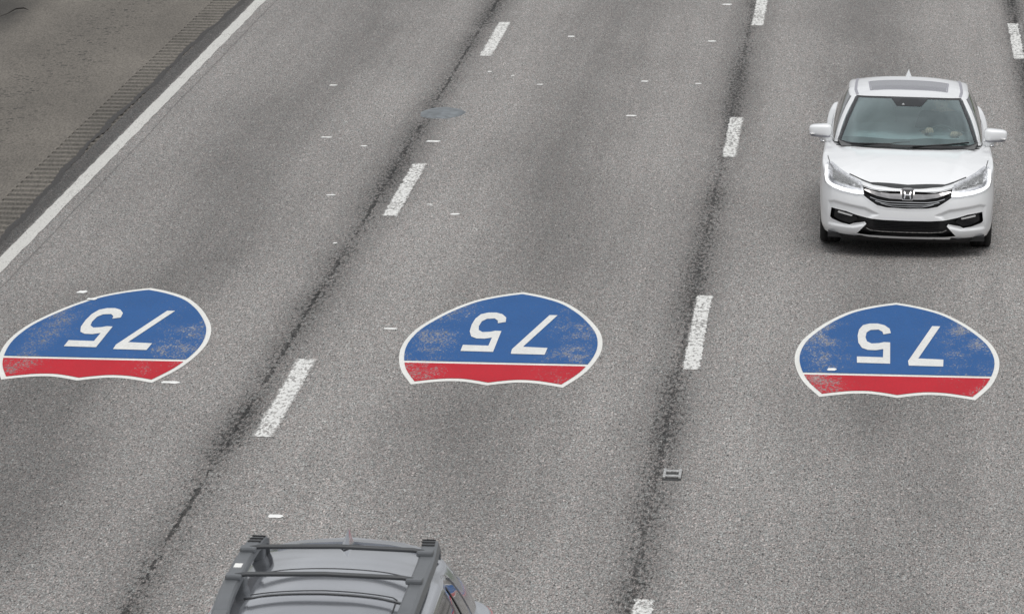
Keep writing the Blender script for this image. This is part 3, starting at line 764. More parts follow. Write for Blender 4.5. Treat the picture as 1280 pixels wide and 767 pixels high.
# twig in the gutter
o = tube([(-7.22, 69.3, 0.02), (-7.13, 69.7, 0.03), (-7.08, 70.1, 0.05), (-6.98, 70.2, 0.05), (-6.90, 70.15, 0.03)], [0.003, 0.006, 0.012, 0.012, 0.003], 6, name='twig', mat=MAT['twig'])
tag(o, 'dark bent twig lying in the dirty gutter at the top left corner', 'twig')
o = tube([(-5.22, 61.5, 0.015), (-5.0, 61.55, 0.03), (-4.85, 61.6, 0.015)], [0.010, 0.018, 0.008], 6, name='rubber_strip', mat=MAT['twig']) if False else None

# ================================================================== WHITE SEDAN
def build_sedan(loc):
    car = empty('white_sedan', loc)
    tag(car, 'white sedan with lit headlights and a sunroof, driving towards the viewer', 'car')
    outl = [(0, 0), (0.30, 0.018), (0.52, 0.062), (0.68, 0.145), (0.815, 0.27), (0.895, 0.46), (0.930, 0.72), (0.938, 1.05), (0.928, 1.9), (0.922, 3.0), (0.918, 3.7), (0.89, 4.25), (0.83, 4.60), (0.70, 4.78), (0.45, 4.87), (0, 4.90)]
    side = [(0, .055), (.10, .022), (.32, .006), (.55, 0), (.75, .006), (.88, .012), (1, .030)]
    nose = [(0, .085), (.12, .030), (.36, .000), (.56, .004), (.78, .022), (.91, .048), (1, .100)]
    tail = [(0, .09), (.10, .03), (.32, .0), (.6, .02), (.8, .03), (.93, .05), (1, .09)]
    zsh = [(-.1, .735), (0.1, .750), (.25, .80), (.45, .855), (.8, .905), (1.2, .930), (1.8, .935), (2.8, .945), (3.5, .955), (4.1, .968), (4.5, .99), (5, .97)]
    zcc = [(-.1, .755), (.10, .762), (.20, .80), (.5, .870), (.9, .925), (1.45, .975), (1.9, .99), (4.0, 1.02), (4.6, 1.03), (4.8, 1.01), (5, .98)]
    S = Shell(outl, (1.3, 4.0), side, nose, tail, [(-.1, .215), (0.3, .205), (1, .19), (4, .19), (4.9, .24)], zsh, zcc, crown=2.4, nfront=230, nrest=100, ns=190)
    # creased recess round each fog lamp
    CRS = [(-0.845, .30), (-0.845, .565), (-0.775, .585), (-0.44, .545), (-0.27, .475), (-0.36, .44), (-0.44, .34), (-.56, .305)]
    V = S.V; fr = V[:, 1] < 0.9
    P = np.array(CRS+[CRS[0]])
    idx = np.nonzero(fr & (V[:, 2] > .24) & (V[:, 2] < .62) & (np.abs(V[:, 0]) > .2))[0]
    for i in idx:
        q = np.array((-abs(V[i, 0]), V[i, 2]))
        if inpoly(CRS, *q):
            dd = min(np.linalg.norm(q-(P[k]+(P[k+1]-P[k])*np.clip(np.dot(q-P[k], P[k+1]-P[k])/np.dot(P[k+1]-P[k], P[k+1]-P[k]), 0, 1))) for k in range(len(P)-1))
            t = min(dd/0.035, 1); V[i, 1] += 0.024*t*t*(3-2*t)
    # soft creases on the bonnet
    tp = (V[:, 1] > .12) & (V[:, 1] < 1.6) & (V[:, 2] > .7)
    xc = 0.42+0.13*np.clip(V[:, 1], 0, 1.5)
    V[tp, 2] += (0.010*np.exp(-((np.abs(V[:, 0])-xc)/0.07)**2)*np.clip((V[:, 1]-.12)/.3, 0, 1)*np.clip((1.6-V[:, 1])/.2, 0, 1))[tp]
    S.refresh()
    C = S.C
    GR = [(0, .722), (.12, .718), (.29, .716), (.385, .728), (.505, .757), (.492, .700), (.462, .664), (.395, .618), (.318, .572), (.215, .552), (0, .546)]
    GR = GR+[(-x, z) for x, z in GR[-2:0:-1]]
    INT = [(0, .418), (.25, .420), (.42, .430), (.53, .452), (.64, .480), (.80, .495), (.812, .39), (.785, .372), (.685, .345), (.60, .336), (.563, .358), (.44, .385), (.425, .366), (.525, .250), (.40, .24), (0, .236)]
    INT = INT+[(-x, z) for x, z in INT[-2:0:-1]]
    fr = C[:, 1] < 0.8
    hole = fr & (polymask(C, shrink(GR, -.007), 0, 2) | polymask(C, shrink(INT, -.007), 0, 2))
    arch = np.zeros(len(C), bool)
    for yw in (0.97, 3.75): arch |= (np.abs(C[:, 0]) > .6) & ((C[:, 1]-yw)**2+(C[:, 2]-.33)**2 < .355**2)
    BON = [(-.60, .30), (-.40, .10), (0, .045), (.40, .10), (.60, .30), (.78, .62), (.82, 1.1), (.84, 1.62), (.60, 1.45), (0, 1.38), (-.60, 1.45), (-.84, 1.62), (-.82, 1.1), (-.78, .62)]
    bon = polymask(C, BON, 0, 1) & (C[:, 2] > .752)
    keep = ~hole & ~arch
    S.part('body', keep & ~bon, MAT['white_car'], car); S.part('bonnet', keep & bon, MAT['white_car'], car)
    # shut lines
    strip('bonnet_gap', S.bvh, [(-.86, 1.05), (-.835, .75), (-.775, .50), (-.68, .335), (-.60, .255)], .008, 'top', .0022, MAT['black'], car)
    strip('bonnet_gap', S.bvh, [(.86, 1.05), (.835, .75), (.775, .50), (.68, .335), (.60, .255)], .008, 'top', .0022, MAT['black'], car)
    gp = [(-.62, .826), (-.50, .792), (-.395, .766), (-.2, .760), (0, .752)]; gp = gp+[(-x, z) for x, z in gp[-2::-1]]
    strip('bonnet_gap', S.bvh, gp, lambda t: .007+.016*math.exp(-((t-.5)/.3)**4), 'front', .004, MAT['black'], car)
    # grille
    g = tag(mesh('grille', [(0, 0, 0)]*0, [], MAT['black'], car)) if False else None
    gr = rim('grille', S.bvh, GR, 'front', .07, .014, MAT['gloss_black'], car, lip=MAT['white_car'])
    GB = shrink(GR, -.002); bd = []
    def back(name, poly, dep, mat, par):
        bv = S.bvh; d, org = DIR['front']; o = patch(name, bv, poly, 'front', -dep, mat, par, thick=.004, g=.05); return o
    back('grille_backing', shrink(GR, -.004), .065, MAT['black'], gr)
    wb = [(0, .668), (.18, .670), (.32, .686), (.455, .722)]; wl = [(-x, z) for x, z in wb[::-1]]+wb[1:]
    strip('chrome_wing', S.bvh, wl, lambda t: .012+.042*(1-abs(2*t-1)**2.6), 'front', .010, MAT['wing'], gr, thick=.03)
    tb = [(0, .716), (.18, .715), (.33, .722), (.49, .754)]; tl = [(-x, z) for x, z in tb[::-1]]+tb[1:]
    strip('top_bar', S.bvh, [(x, z+.014) for x, z in tl], .020, 'front', .012, MAT['white_car'], gr, thick=.03)
    for zz, xx, wdt in ((.622, .395, .008), (.596, .34, .008), (.574, .28, .006)):
        q = [(0, zz-.010), (xx*.55, zz-.009), (xx*.8, zz+.004), (xx, zz+.030 if zz > .6 else zz+.02)]; ql = [(-x, z) for x, z in q[::-1]]+q[1:]
        strip('grille_bar', S.bvh, ql, wdt, 'front', -.012, MAT['chrome'], gr, thick=.012)
    # badge with letter H
    em = patch('badge', S.bvh, [(-.062, .738), (-.074, .722), (-.068, .655), (-.052, .634), (.052, .634), (.068, .655), (.074, .722), (.062, .738)], 'front', .026, MAT['wing'], gr, thick=.03)
    patch('badge_field', S.bvh, [(-.054, .730), (-.062, .716), (-.057, .660), (-.045, .643), (.045, .643), (.057, .660), (.062, .716), (.054, .730)], 'front', .029, MAT['black'], gr, thick=.003)
    for s in (-1, 1):
        patch('badge_letter', S.bvh, [(s*.042, .722), (s*.029, .722), (s*.019, .692), (s*.019, .682), (s*.026, .650), (s*.039, .650), (s*.031, .686)], 'front', .034, MAT['chrome'], gr, thick=.005)
    patch('badge_letter', S.bvh, [(-.022, .692), (.022, .692), (.022, .682), (-.022, .682)], 'front', .034, MAT['chrome'], gr, thick=.005)
    # lower intake
    it = rim('lower_intake', S.bvh, INT, 'front', .06, .014, MAT['black'], car, lip=MAT['white_car'])
    back('intake_backing', shrink(INT, -.004), .055, MAT['black'], it)
    bm = bmesh.new()
    for k in range(7): add_box(bm, (0, .055, .30+k*.017), (.70, .012, .004))
    bm_obj('intake_mesh', bm, MAT['gloss_black'], it)
    q = [(0, .286), (.26, .287), (.38, .296), (.425, .318)]; strip('intake_trim', S.bvh, [(-x, z) for x, z in q[::-1]]+q[1:], .009, 'front', -.01, MAT['chrome'], it, thick=.01)
    # front valance under the bumper
    bm = bmesh.new(); vs = [(-.84, .46), (-.74, .27), (-.55, .14), (-.3, .09), (0, .075), (.3, .09), (.55, .14), (.74, .27), (.84, .46)]
    t_ = [bm.verts.new((x, y-.012, .262 if abs(x) < .5 else .222)) for x, y in vs]; b_ = [bm.verts.new((x*.98, y+.03, .17)) for x, y in vs]; c_ = [bm.verts.new((x*.96, y+.5, .17)) for x, y in vs]
    for i in range(8): bm.faces.new((t_[i], t_[i+1], b_[i+1], b_[i])); bm.faces.new((b_[i], b_[i+1], c_[i+1], c_[i]))
    bm_obj('valance', bm, MAT['black'], car, smooth=True)
    bm = bmesh.new(); add_box(bm, (0, 2.45, .205), (1.66, 4.4, .05)); bm_obj('underbody', bm, MAT['black'], car)
    # fog lamps
    for s in (-1, 1):
        f = (lambda P_: P_) if s > 0 else mir
        fg = patch('fog_lamp', S.bvh, f([(.56, .462), (.80, .487), (.800, .400), (.68, .358), (.60, .350), (.52, .40)]), 'front', -.030, MAT['gloss_black'], car, thick=.02)
        patch('led_strip', S.bvh, f([(.575, .443), (.725, .468), (.735, .458), (.730, .450), (.585, .430)]), 'front', -.012, MAT['led_dim'], fg, thick=.02)
    # headlamps
    HL = [(-.868, .895), (-.815, .898), (-.74, .868), (-.62, .818), (-.475, .765), (-.458, .672), (-.56, .670), (-.70, .688), (-.815, .715), (-.878, .745), (-.892, .81)]
    for s in (-1, 1):
        f = (lambda P_: P_) if s < 0 else mir
        h = patch('headlight', S.bvh, f(HL), 'front', .0035, MAT['lamp_inner'], car, g=.02)
        patch('dark_bezel', S.bvh, f([(-.80, .865), (-.72, .84), (-.60, .795), (-.50, .752), (-.492, .728), (-.60, .752), (-.72, .765), (-.80, .79)]), 'front', .006, MAT['silver'], h, g=.02)
        led = [(-.874, .885), (-.852, .885), (-.852, .80), (-.835, .765), (-.79, .748), (-.70, .728), (-.58, .711), (-.470, .706), (-.462, .678), (-.56, .676), (-.70, .692), (-.80, .715), (-.868, .750), (-.884, .81)]
        patch('led_strip', S.bvh, f(led), 'front', .007, MAT['led'], h, g=.02)
        for q in ((-.76, .800), (-.68, .782), (-.60, .768)):
            x, z = q; patch('led_module', S.bvh, f([(x-.028, z-.006), (x+.028, z-.010), (x+.028, z+.010), (x-.028, z+.014)]), 'front', .010, MAT['silver'], h, g=.02)
        patch('lens', S.bvh, f(HL), 'front', .014, MAT['lens'], h, thick=.014, g=.02)
    # cabin
    cols = [((0, 1.40, .982), (0, 2.26, 1.408), 'ws'), ((.35, 1.44, .980), (.28, 2.275, 1.406), 'ws'), ((.62, 1.55, .972), (.47, 2.33, 1.398), 'ws'),
            ((.765, 1.72, .975), (.572, 2.40, 1.393), 'ap'), ((.800, 1.83, .960), (.618, 2.49, 1.388), 'sw1'), ((.828, 2.18, .957), (.640, 2.60, 1.392), 'sw1'),
            ((.838, 2.78, .962), (.655, 2.86, 1.402), 'bp'), ((.838, 2.86, .963), (.655, 2.92, 1.402), 'sw2'), ((.822, 3.55, .975), (.645, 3.50, 1.398), 'sw2'), ((.775, 3.98, .985), (.615, 3.74, 1.372), 'cp'),
            ((.68, 4.22, 1.0), (.52, 3.84, 1.365), 'rg'), ((.45, 4.33, 1.01), (.30, 3.87, 1.375), 'rg'), ((0, 4.36, 1.015), (0, 3.88, 1.38), 'rg')]
    K = Cabin(cols, (2.75, 3.35), [(2.2, 1.41), (2.5, 1.440), (2.75, 1.461), (3.05, 1.475), (3.35, 1.477), (3.7, 1.44), (4, 1.35)], bulge=.03)
    row = K.row; key = np.array([k.replace('_l', '') for k in K.key]); left = np.array([k.endswith('_l') for k in K.key])
    wallm = row < K.rows-1
    ws = (key == 'ws') & wallm
    inner = (row >= 1) & (row < K.rows-2)
    wsg = ws & inner
    swg = wallm & inner & ((key == 'sw1') | (key == 'sw2')); rgg = wallm & inner & (key == 'rg')
    K.part('windshield', wsg, MAT['windshield'], car)
    for kk in ('sw1', 'sw2'):
        for lf in (False, True):
            K.part('side_window', swg & (key == kk) & (left == lf), MAT['side_glass'], car)
    K.part('rear_window', rgg, MAT['dark_glass'], car)
    K.part('windshield_seal', ws & ~inner, MAT['black'], car)
    bpm = wallm & (key == 'bp') | (wallm & ((key == 'sw1') | (key == 'sw2')) & (row == 0))
    for lf in (False, True): K.part('window_trim', bpm & (left == lf), MAT['gloss_black'], car)
    K.part('roof', ~(ws | swg | rgg | bpm), MAT['white_car'], car)
    # black border of windscreen at the sides and drip mouldings
    for s in (-1, 1):
        strip('windshield_border', K.bvh, [(s*.750, .985), (s*.66, 1.20), (s*.563, 1.390)], .034, 'front', .003, MAT['gloss_black'], car, thick=.004)
        strip('roof_moulding', K.bvh, [(s*.563, 2.42), (s*.585, 2.7), (s*.58, 3.1), (s*.565, 3.6)], .030, 'top', .003, MAT['moulding'], car, thick=.004)
        sd = 'right' if s > 0 else 'left'
        strip('chrome_trim', K.bvh, [(1.86, .972), (2.3, .970), (3.0, .980), (3.95, 1.0)], .014, sd, .006, MAT['chrome'], car)
    patch('sensor_panel', K.bvh, [(-.20, 1.402), (.22, 1.402), (.14, 1.332), (-.13, 1.332)], 'front', .003, MAT['gloss_black'], car, thick=.004)
    patch('sensor', K.bvh, [(-.075, 1.342), (-.045, 1.342), (-.055, 1.354), (-.065, 1.354)], 'front', .005, MAT['silver'], car, thick=.004)
    patch('sunroof', K.bvh, [(-.41, 2.60), (-.40, 2.58), (.40, 2.58), (.41, 2.60), (.43, 3.02), (.41, 3.04), (-.41, 3.04), (-.43, 3.02)], 'top', .003, MAT['sunroof'], car, thick=.004)
    sr = [(-.42, 2.57), (.42, 2.57), (.44, 3.05), (-.44, 3.05)]
    for a, b in ((0, 1), (1, 2), (2, 3), (3, 0)): strip('sunroof_seal', K.bvh, [sr[a], sr[b]], .016, 'top', .004, MAT['moulding'], car, thick=.004)
    # cowl and wipers
    strip('cowl', S.bvh, [(-.76, 1.66), (-.6, 1.50), (-.35, 1.41), (0, 1.365), (.35, 1.41), (.6, 1.50), (.76, 1.66)], .05, 'top', .006, MAT['black'], car)
    for a, b, c in (((-.62, 1.50, .992), (-.2, 1.46, 1.005), (.02, 1.50, 1.03)), ((.05, 1.40, .992), (.42, 1.50, 1.01), (.66, 1.62, 1.02))):
        tube([a, b, c], .009, 6, name='wiper', mat=MAT['black'], parent=car)
    # shark fin
    V = [(-.035, 3.40, 1.46), (.035, 3.40, 1.46), (.042, 3.60, 1.44), (-.042, 3.60, 1.44), (0, 3.585, 1.530), (0, 3.54, 1.524), (0, 3.28, 1.474)]
    mesh('antenna_fin', V, [(0, 3, 4, 5), (1, 5, 4, 2), (3, 2, 4), (0, 5, 6), (1, 6, 5), (0, 1, 2, 3)], MAT['white_car'], car, smooth=False)
    # mirrors
    for s in (-1, 1):
        m = mesh('side_mirror', *superell((s*.955, 1.92, 1.070), (.125, .085, .062), .48, taper=.15*s), MAT['white_car'], car)
        mesh('mirror_base', *superell((s*.955, 1.925, 1.018), (.112, .078, .026), .5, taper=.15*s), MAT['moulding'], m)
        tube([(s*.85, 1.90, .955), (s*.90, 1.90, .99), (s*.95, 1.90, 1.01)], [.045, .035, .03], 8, name='mirror_arm', mat=MAT['white_car'], parent=m)
        o = mesh('indicator', *superell((s*1.045, 1.845, 1.035), (.035, .020, .008), .8), MAT['silver'], m)
    # door lines and handles
    for s, sd in ((1, 'right'), (-1, 'left')):
        for y0 in (1.72, 2.84, 3.80):
            strip('door_gap', S.bvh, [(y0, .955 if y0 > 1.8 else .93), (y0+.02, .6), (y0-.02, .28)], .007, sd, .002, MAT['black'], car)
        for y0 in (2.62, 3.62):
            h = tube([(s*.905, y0-.11, .845), (s*.945, y0-.09, .848), (s*.950, y0+.06, .850), (s*.905, y0+.09, .85)], [.012, .014, .014, .012], 8, name='door_handle', mat=MAT['chrome'], parent=car)
    for s in (-1, 1):
        for yw in (.97, 3.75):
            wheel(car, s*.805, yw, .335, s)
            V = []; Fc = []; nn = 28
            for k in range(nn+1):
                a = -.25+(math.pi+.5)*k/nn
                for xx, rr in ((s*.60, .357), (s*.89, .357)): V.append((xx, yw+math.cos(a)*rr, .33+math.sin(a)*rr))
            for k in range(nn): Fc.append((2*k, 2*k+1, 2*k+3, 2*k+2))
            mesh('wheel_arch', V, Fc, MAT['black'], car)
    # tail lamps (hidden side)
    for s in (-1, 1):
        patch('tail_lamp', S.bvh, [(s*.45, .92), (s*.80, .93), (s*.84, .80), (s*.5, .78)], 'rear', .004, MAT['tail_red'], car)
    # interior
    inn = empty('interior', (0, 0, 0)); inn.parent = car
    bm = bmesh.new()
    ds = [(-.74, 1.95), (.74, 1.95)]
    prof = [(1.50, .965), (1.75, 1.0), (1.98, .995), (2.06, .93), (2.04, .70)]
    rows_ = [[bm.verts.new((x*(1 if y > 1.6 else .95), y-(0.10 if abs(x) < .5 else 0.0), z+(.02 if -.5 < -x < 0 else 0))) for x in (-.76, -.5, -.2, 0, .2, .5, .76)] for y, z in prof]
    for a, b in zip(rows_[:-1], rows_[1:]):
        for i in range(6): bm.faces.new((a[i], a[i+1], b[i+1], b[i]))
    bm_obj('dashboard', bm, MAT['dash'], inn, smooth=True)
    bm = bmesh.new(); add_box(bm, (0, 2.9, .35), (1.5, 2.4, .04)); bm_obj('cabin_floor', bm, MAT['dash'], inn)
    for x in (-.37, .37):
        st = mesh('seat', *superell((x, 2.72, .60), (.26, .28, .10), .5), MAT['seat'], inn)
        V, Fc = superell((0, 0, 0), (.25, .085, .34), .5); rx = Matrix.Rotation(R(-18), 3, 'X')
        mesh('seat_back', [tuple(rx @ Vector(v)+Vector((x, 3.08, .90))) for v in V], Fc, MAT['seat'], st)
        mesh('headrest', *superell((x, 3.19, 1.26), (.13, .06, .085), .6), MAT['seat'], st)
    rb = mesh('rear_bench', *superell((0, 3.72, .62), (.66, .28, .11), .4), MAT['seat'], inn)
    V, Fc = superell((0, 0, 0), (.66, .09, .32), .4); mesh('bench_back', [tuple(Matrix.Rotation(R(-20), 3, 'X') @ Vector(v)+Vector((0, 4.0, .90))) for v in V], Fc, MAT['seat'], rb)
    for s in (-1, 1):
        bm = bmesh.new(); add_box(bm, (s*.80, 2.9, .66), (.05, 2.3, .54)); bm_obj('door_card', bm, MAT['cabin'], inn, bevel=.01)
    # rear view mirror
    mesh('rear_view_mirror', *superell((.02, 2.42, 1.30), (.12, .015, .035), .6), MAT['black'], inn)
    ring = [(.37+.185*math.cos(a), 2.20+.185*math.sin(a)*.42, .93+.185*math.sin(a)*.9) for a in np.linspace(0, 2*math.pi, 28, endpoint=False)]
    sw = tube(ring, .016, 8, closed=True, name='steering_wheel', mat=MAT['black'], parent=inn)
    for a in (0.1, math.pi-.1, -math.pi/2):
        tube([(.37, 2.19, .925), (.37+.18*math.cos(a), 2.20+.18*math.sin(a)*.42, .93+.18*math.sin(a)*.9)], .018, 6, name='wheel_spoke', mat=MAT['black'], parent=sw)
    return car, S, K

def skin_obj(name, verts, edges, rads, mat, parent, sub=2, root=0):
    me = bpy.data.meshes.new(name); me.from_pydata(verts, edges, []); o = bpy.data.objects.new(name, me); col.objects.link(o)
    if parent: o.parent = parent
    sk = o.modifiers.new('skin', 'SKIN'); lay = me.skin_vertices[0] if me.skin_vertices else None
    if lay is None:
        bm = bmesh.new(); bm.from_mesh(me); bm.verts.layers.skin.verify(); bm.to_mesh(me); bm.free(); lay = me.skin_vertices[0]
    for i, r_ in enumerate(rads):
        lay.data[i].radius = (r_, r_) if not isinstance(r_, tuple) else r_
    for i in range(len(rads)): lay.data[i].use_root = (i == root)
    sk.use_smooth_shade = True
    ss = o.modifiers.new('sub', 'SUBSURF'); ss.levels = sub; ss.render_levels = sub
    me.materials.append(mat)
    return o

def build_driver(loc):
    p = empty('person', loc)
    tag(p, 'driver in dark clothing holding the steering wheel of the white sedan', 'person')
    # body: pelvis, spine, neck, head / arms / legs (seated), one continuous surface
    v = [(.37, 2.82, .72), (.37, 2.88, .92), (.37, 2.92, 1.10), (.37, 2.91, 1.18), (.37, 2.86, 1.235), (.37, 2.85, 1.31),
         (.19, 2.90, 1.10), (.12, 2.68, .92), (.20, 2.36, 1.00), (.225, 2.25, 1.055),
         (.55, 2.90, 1.10), (.63, 2.68, .90), (.56, 2.40, .98), (.52, 2.26, 1.02),
         (.28, 2.55, .70), (.27, 2.30, .66), (.27, 2.10, .42), (.46, 2.55, .70), (.47, 2.30, .66), (.47, 2.10, .42)]
    e = [(0, 1), (1, 2), (2, 3), (3, 4), (4, 5), (2, 6), (6, 7), (7, 8), (8, 9), (2, 10), (10, 11), (11, 12), (12, 13), (0, 14), (14, 15), (15, 16), (0, 17), (17, 18), (18, 19)]
    rr = [.15, .15, .16, .06, .075, .092, .075, .052, .036, .026, .075, .052, .036, .026, .085, .065, .05, .085, .065, .05]
    b = skin_obj('body', v, e, rr, MAT['skin'], p)
    # shirt: slightly larger over torso and sleeves
    sv = v[:3]+[v[6], v[7], v[10], v[11]]; sv = [(.37, 2.82, .70), (.37, 2.88, .92), (.37, 2.915, 1.11), (.19, 2.90, 1.105), (.12, 2.68, .92), (.18, 2.42, .985), (.55, 2.90, 1.105), (.63, 2.68, .90), (.575, 2.45, .965)]
    skin_obj('shirt', sv, [(0, 1), (1, 2), (2, 3), (3, 4), (4, 5), (2, 6), (6, 7), (7, 8)], [.165, .165, .175, .088, .064, .05, .088, .064, .05], MAT['shirt'], p)
    # hair, ears, nose, eyes
    V, Fc = superell((.37, 2.885, 1.335), (.088, .092, .095), 1.0)
    keep = [f for f in Fc if not (sum(V[i][1] for i in f)/4 < 2.845 and sum(V[i][2] for i in f)/4 < 1.375)]
    mesh('hair', V, keep, MAT['hair'], p)
    mesh('nose', *superell((.37, 2.775, 1.275), (.012, .018, .02), 1.0, 10, 8), MAT['skin'], p)
    for s in (-1, 1):
        mesh('ear', *superell((.37+s*.080, 2.86, 1.285), (.008, .018, .030), 1.0, 10, 8), MAT['skin'], p)
        mesh('eye', *superell((.37+s*.030, 2.785, 1.302), (.012, .008, .008), 1.0, 10, 8), MAT['hair'], p)
    mesh('mouth', *superell((.37, 2.785, 1.237), (.024, .006, .006), 1.0, 10, 8), MAT['tail_red'], p)
    for hx, hy, hz, s in ((.225, 2.25, 1.055, 1), (.52, 2.26, 1.02, -1)):
        vv = [(hx, hy, hz), (hx+.012*s, hy-.055, hz+.012)]; ee = [(0, 1)]; rd = [.020, .024]
        for k in range(4):
            dx = (-.030+.020*k); ln = (.9, 1.0, .95, .75)[k]; i0 = len(vv)
            vv += [(hx+.012*s+dx, hy-.085, hz+.020), (hx+.012*s+dx, hy-.085-.028*ln, hz+.004), (hx+.012*s+dx, hy-.075-.020*ln, hz-.022)]
            ee += [(1, i0), (i0, i0+1), (i0+1, i0+2)]; rd += [.0105, .0095, .0085]
        i0 = len(vv); vv += [(hx+.045*s, hy-.045, hz-.004), (hx+.052*s, hy-.078, hz-.018)]; ee += [(0, i0), (i0, i0+1)]; rd += [.012, .0095]
        skin_obj('hand', vv, ee, rd, MAT['skin'], p, sub=1)
    return p

CARLOC = (5.715, 51.42, 0)
sed, *_ = build_sedan(CARLOC)
drv = build_driver(CARLOC)
for o in (sed, drv): o.rotation_euler = (0, R(0.7), 0)   # the carriageway's crossfall

# ================================================================== GREY SUV
def build_suv(loc, rz=0.0):
    car = empty('grey_suv', loc, rz)
    tag(car, 'grey car with roof rails and two crossbars, cut by the bottom picture edge', 'car')
    outl = [(0, 0), (0.35, 0.02), (0.60, 0.09), (0.76, 0.22), (0.88, 0.42), (0.95, 0.75), (0.975, 1.2), (0.985, 3.4), (1.00, 4.25), (0.962, 4.60), (0.86, 4.80), (0.64, 4.88), (0, 4.93)]
    side = [(0, .06), (.10, .03), (.32, .01), (.55, 0), (.75, .010), (.88, .030), (1, .062)]
    nose = [(0, .085), (.12, .030), (.36, .000), (.56, .004), (.78, .03), (.91, .07), (1, .13)]
    tail = [(0, .09), (.10, .03), (.32, .0), (.6, .01), (.8, .03), (.93, .07), (1, .12)]
    zsh = [(-.1, .92), (.3, .96), (.8, 1.01), (1.4, 1.04), (2.8, 1.07), (4.2, 1.12), (5, 1.12)]
    zcc = [(-.1, .94), (.3, 1.0), (.8, 1.06), (1.4, 1.10), (4.0, 1.14), (5, 1.13)]
    S = Shell(outl, (1.3, 4.0), side, nose, tail, [(-.1, .26), (5, .26)], zsh, zcc, nfront=60, nrest=70, ns=56)
    C = S.C; arch = np.zeros(len(C), bool)
    for yw in (.92, 3.65): arch |= (np.abs(C[:, 0]) > .6) & ((C[:, 1]-yw)**2+(C[:, 2]-.36)**2 < .41**2)
    BON = [(-.80, .35), (-.5, .10), (0, .03), (.5, .10), (.80, .35), (.84, 1.3), (-.84, 1.3)]
    bon = polymask(C, BON, 0, 1) & (C[:, 2] > .9)
    S.part('body', ~arch & ~bon, MAT['grey_car'], car); S.part('bonnet', ~arch & bon, MAT['grey_car'], car)
    cols = [((0, 1.15, 1.10), (0, 1.95, 1.60), 'ws'), ((.40, 1.20, 1.095), (.32, 1.97, 1.598), 'ws'), ((.78, 1.42, 1.06), (.585, 2.06, 1.575), 'ap'), ((.855, 1.55, 1.05), (.65, 2.16, 1.560), 'sw1'),
            ((.890, 2.45, 1.06), (.690, 2.50, 1.570), 'bp'), ((.890, 2.52, 1.065), (.690, 2.57, 1.570), 'sw2'), ((.885, 3.35, 1.08), (.690, 3.30, 1.56), 'bp'), ((.883, 3.42, 1.082), (.690, 3.37, 1.558), 'sw3'),
            ((.865, 4.02, 1.11), (.665, 3.80, 1.53), 'cp'), ((.80, 4.58, 1.13), (.62, 4.22, 1.53), 'rg'), ((.5, 4.72, 1.14), (.42, 4.42, 1.565), 'rg'), ((0, 4.78, 1.14), (0, 4.50, 1.59), 'rg')]
    K = Cabin(cols, (2.5, 3.7), [(1.9, 1.60), (2.2, 1.63), (2.6, 1.65), (3.2, 1.655), (3.7, 1.645), (4.1, 1.63), (4.6, 1.58)], bulge=.03)
    row = K.row; key = np.array([k.replace('_l', '') for k in K.key]); left = np.array([k.endswith('_l') for k in K.key])
    wallm = row < K.rows-1; inner = (row >= 1) & (row < K.rows-2)
    wsm = (key == 'ws') & wallm & inner; rg = (key == 'rg') & wallm & inner; allw = wsm | rg
    K.part('windshield', wsm, MAT['windshield'], car); K.part('rear_window', rg, MAT['dark_glass'], car)
    for kk in ('sw1', 'sw2', 'sw3'):
        for lf in (False, True):
            mk = wallm & inner & (key == kk) & (left == lf); allw |= mk; K.part('side_window', mk, MAT['dark_glass'], car)
    bpm = wallm & (key == 'bp') & inner; K.part('door_pillar', bpm, MAT['gloss_black'], car)
    roofm = ~wallm | (row >= K.rows-2)
    K.part('roof', roofm, MAT['grey_car'], car)
    K.part('cabin_frame', ~(allw | bpm | roofm), MAT['grey_car'], car)
    # chrome round the side glass
    for s, sd in ((1, 'right'), (-1, 'left')):
        strip('chrome_trim', K.bvh, [(1.62, 1.075), (2.6, 1.085), (3.5, 1.105), (4.00, 1.135), (4.03, 1.20), (3.86, 1.50), (3.72, 1.528), (3.2, 1.538), (2.4, 1.545), (2.12, 1.53)], .020, sd, .006, MAT['chrome'], car)
        strip('window_post', K.bvh, [(3.62, 1.125), (3.50, 1.51)], .035, sd, .005, MAT['black'], car)
        strip('tail_lamp', S.bvh, [(4.36, 1.02), (4.70, 1.03)], .15, sd, .008, MAT['tail_red'], car)
        patch('tail_lamp', S.bvh, [(s*.60, 1.06), (s*.86, 1.04), (s*.88, .90), (s*.62, .92)], 'rear', .006, MAT['tail_red'], car)
        for y0 in (1.5, 2.5, 3.45):
            strip('door_gap', S.bvh, [(y0, 1.04), (y0, .6), (y0, .32)], .007, sd, .002, MAT['black'], car)
        for yw in (.92, 3.65):
            wheel(car, s*.84, yw, .36, s, .24)
            V = []; Fc = []; nn = 24
            for k in range(nn+1):
                a = -.25+(math.pi+.5)*k/nn
                for xx, rr in ((s*.60, .412), (s*.965, .412)): V.append((xx, yw+math.cos(a)*rr, .36+math.sin(a)*rr))
            for k in range(nn): Fc.append((2*k, 2*k+1, 2*k+3, 2*k+2))
            mesh('wheel_arch', V, Fc, MAT['black'], car)
        m = mesh('side_mirror', *superell((s*1.05, 1.62, 1.12), (.12, .08, .08), .6, taper=.15*s), MAT['grey_car'], car)
        tube([(s*.87, 1.62, 1.04), (s*.97, 1.62, 1.08)], .03, 8, name='mirror_arm', mat=MAT['black'], parent=m)
        patch('headlight', S.bvh, [(s*.55, .84), (s*.84, .90), (s*.86, .78), (s*.6, .74)], 'front', .004, MAT['lamp_inner'], car)
    patch('grille', S.bvh, [(-.42, .86), (.42, .86), (.36, .60), (-.36, .60)], 'front', .004, MAT['black'], car)
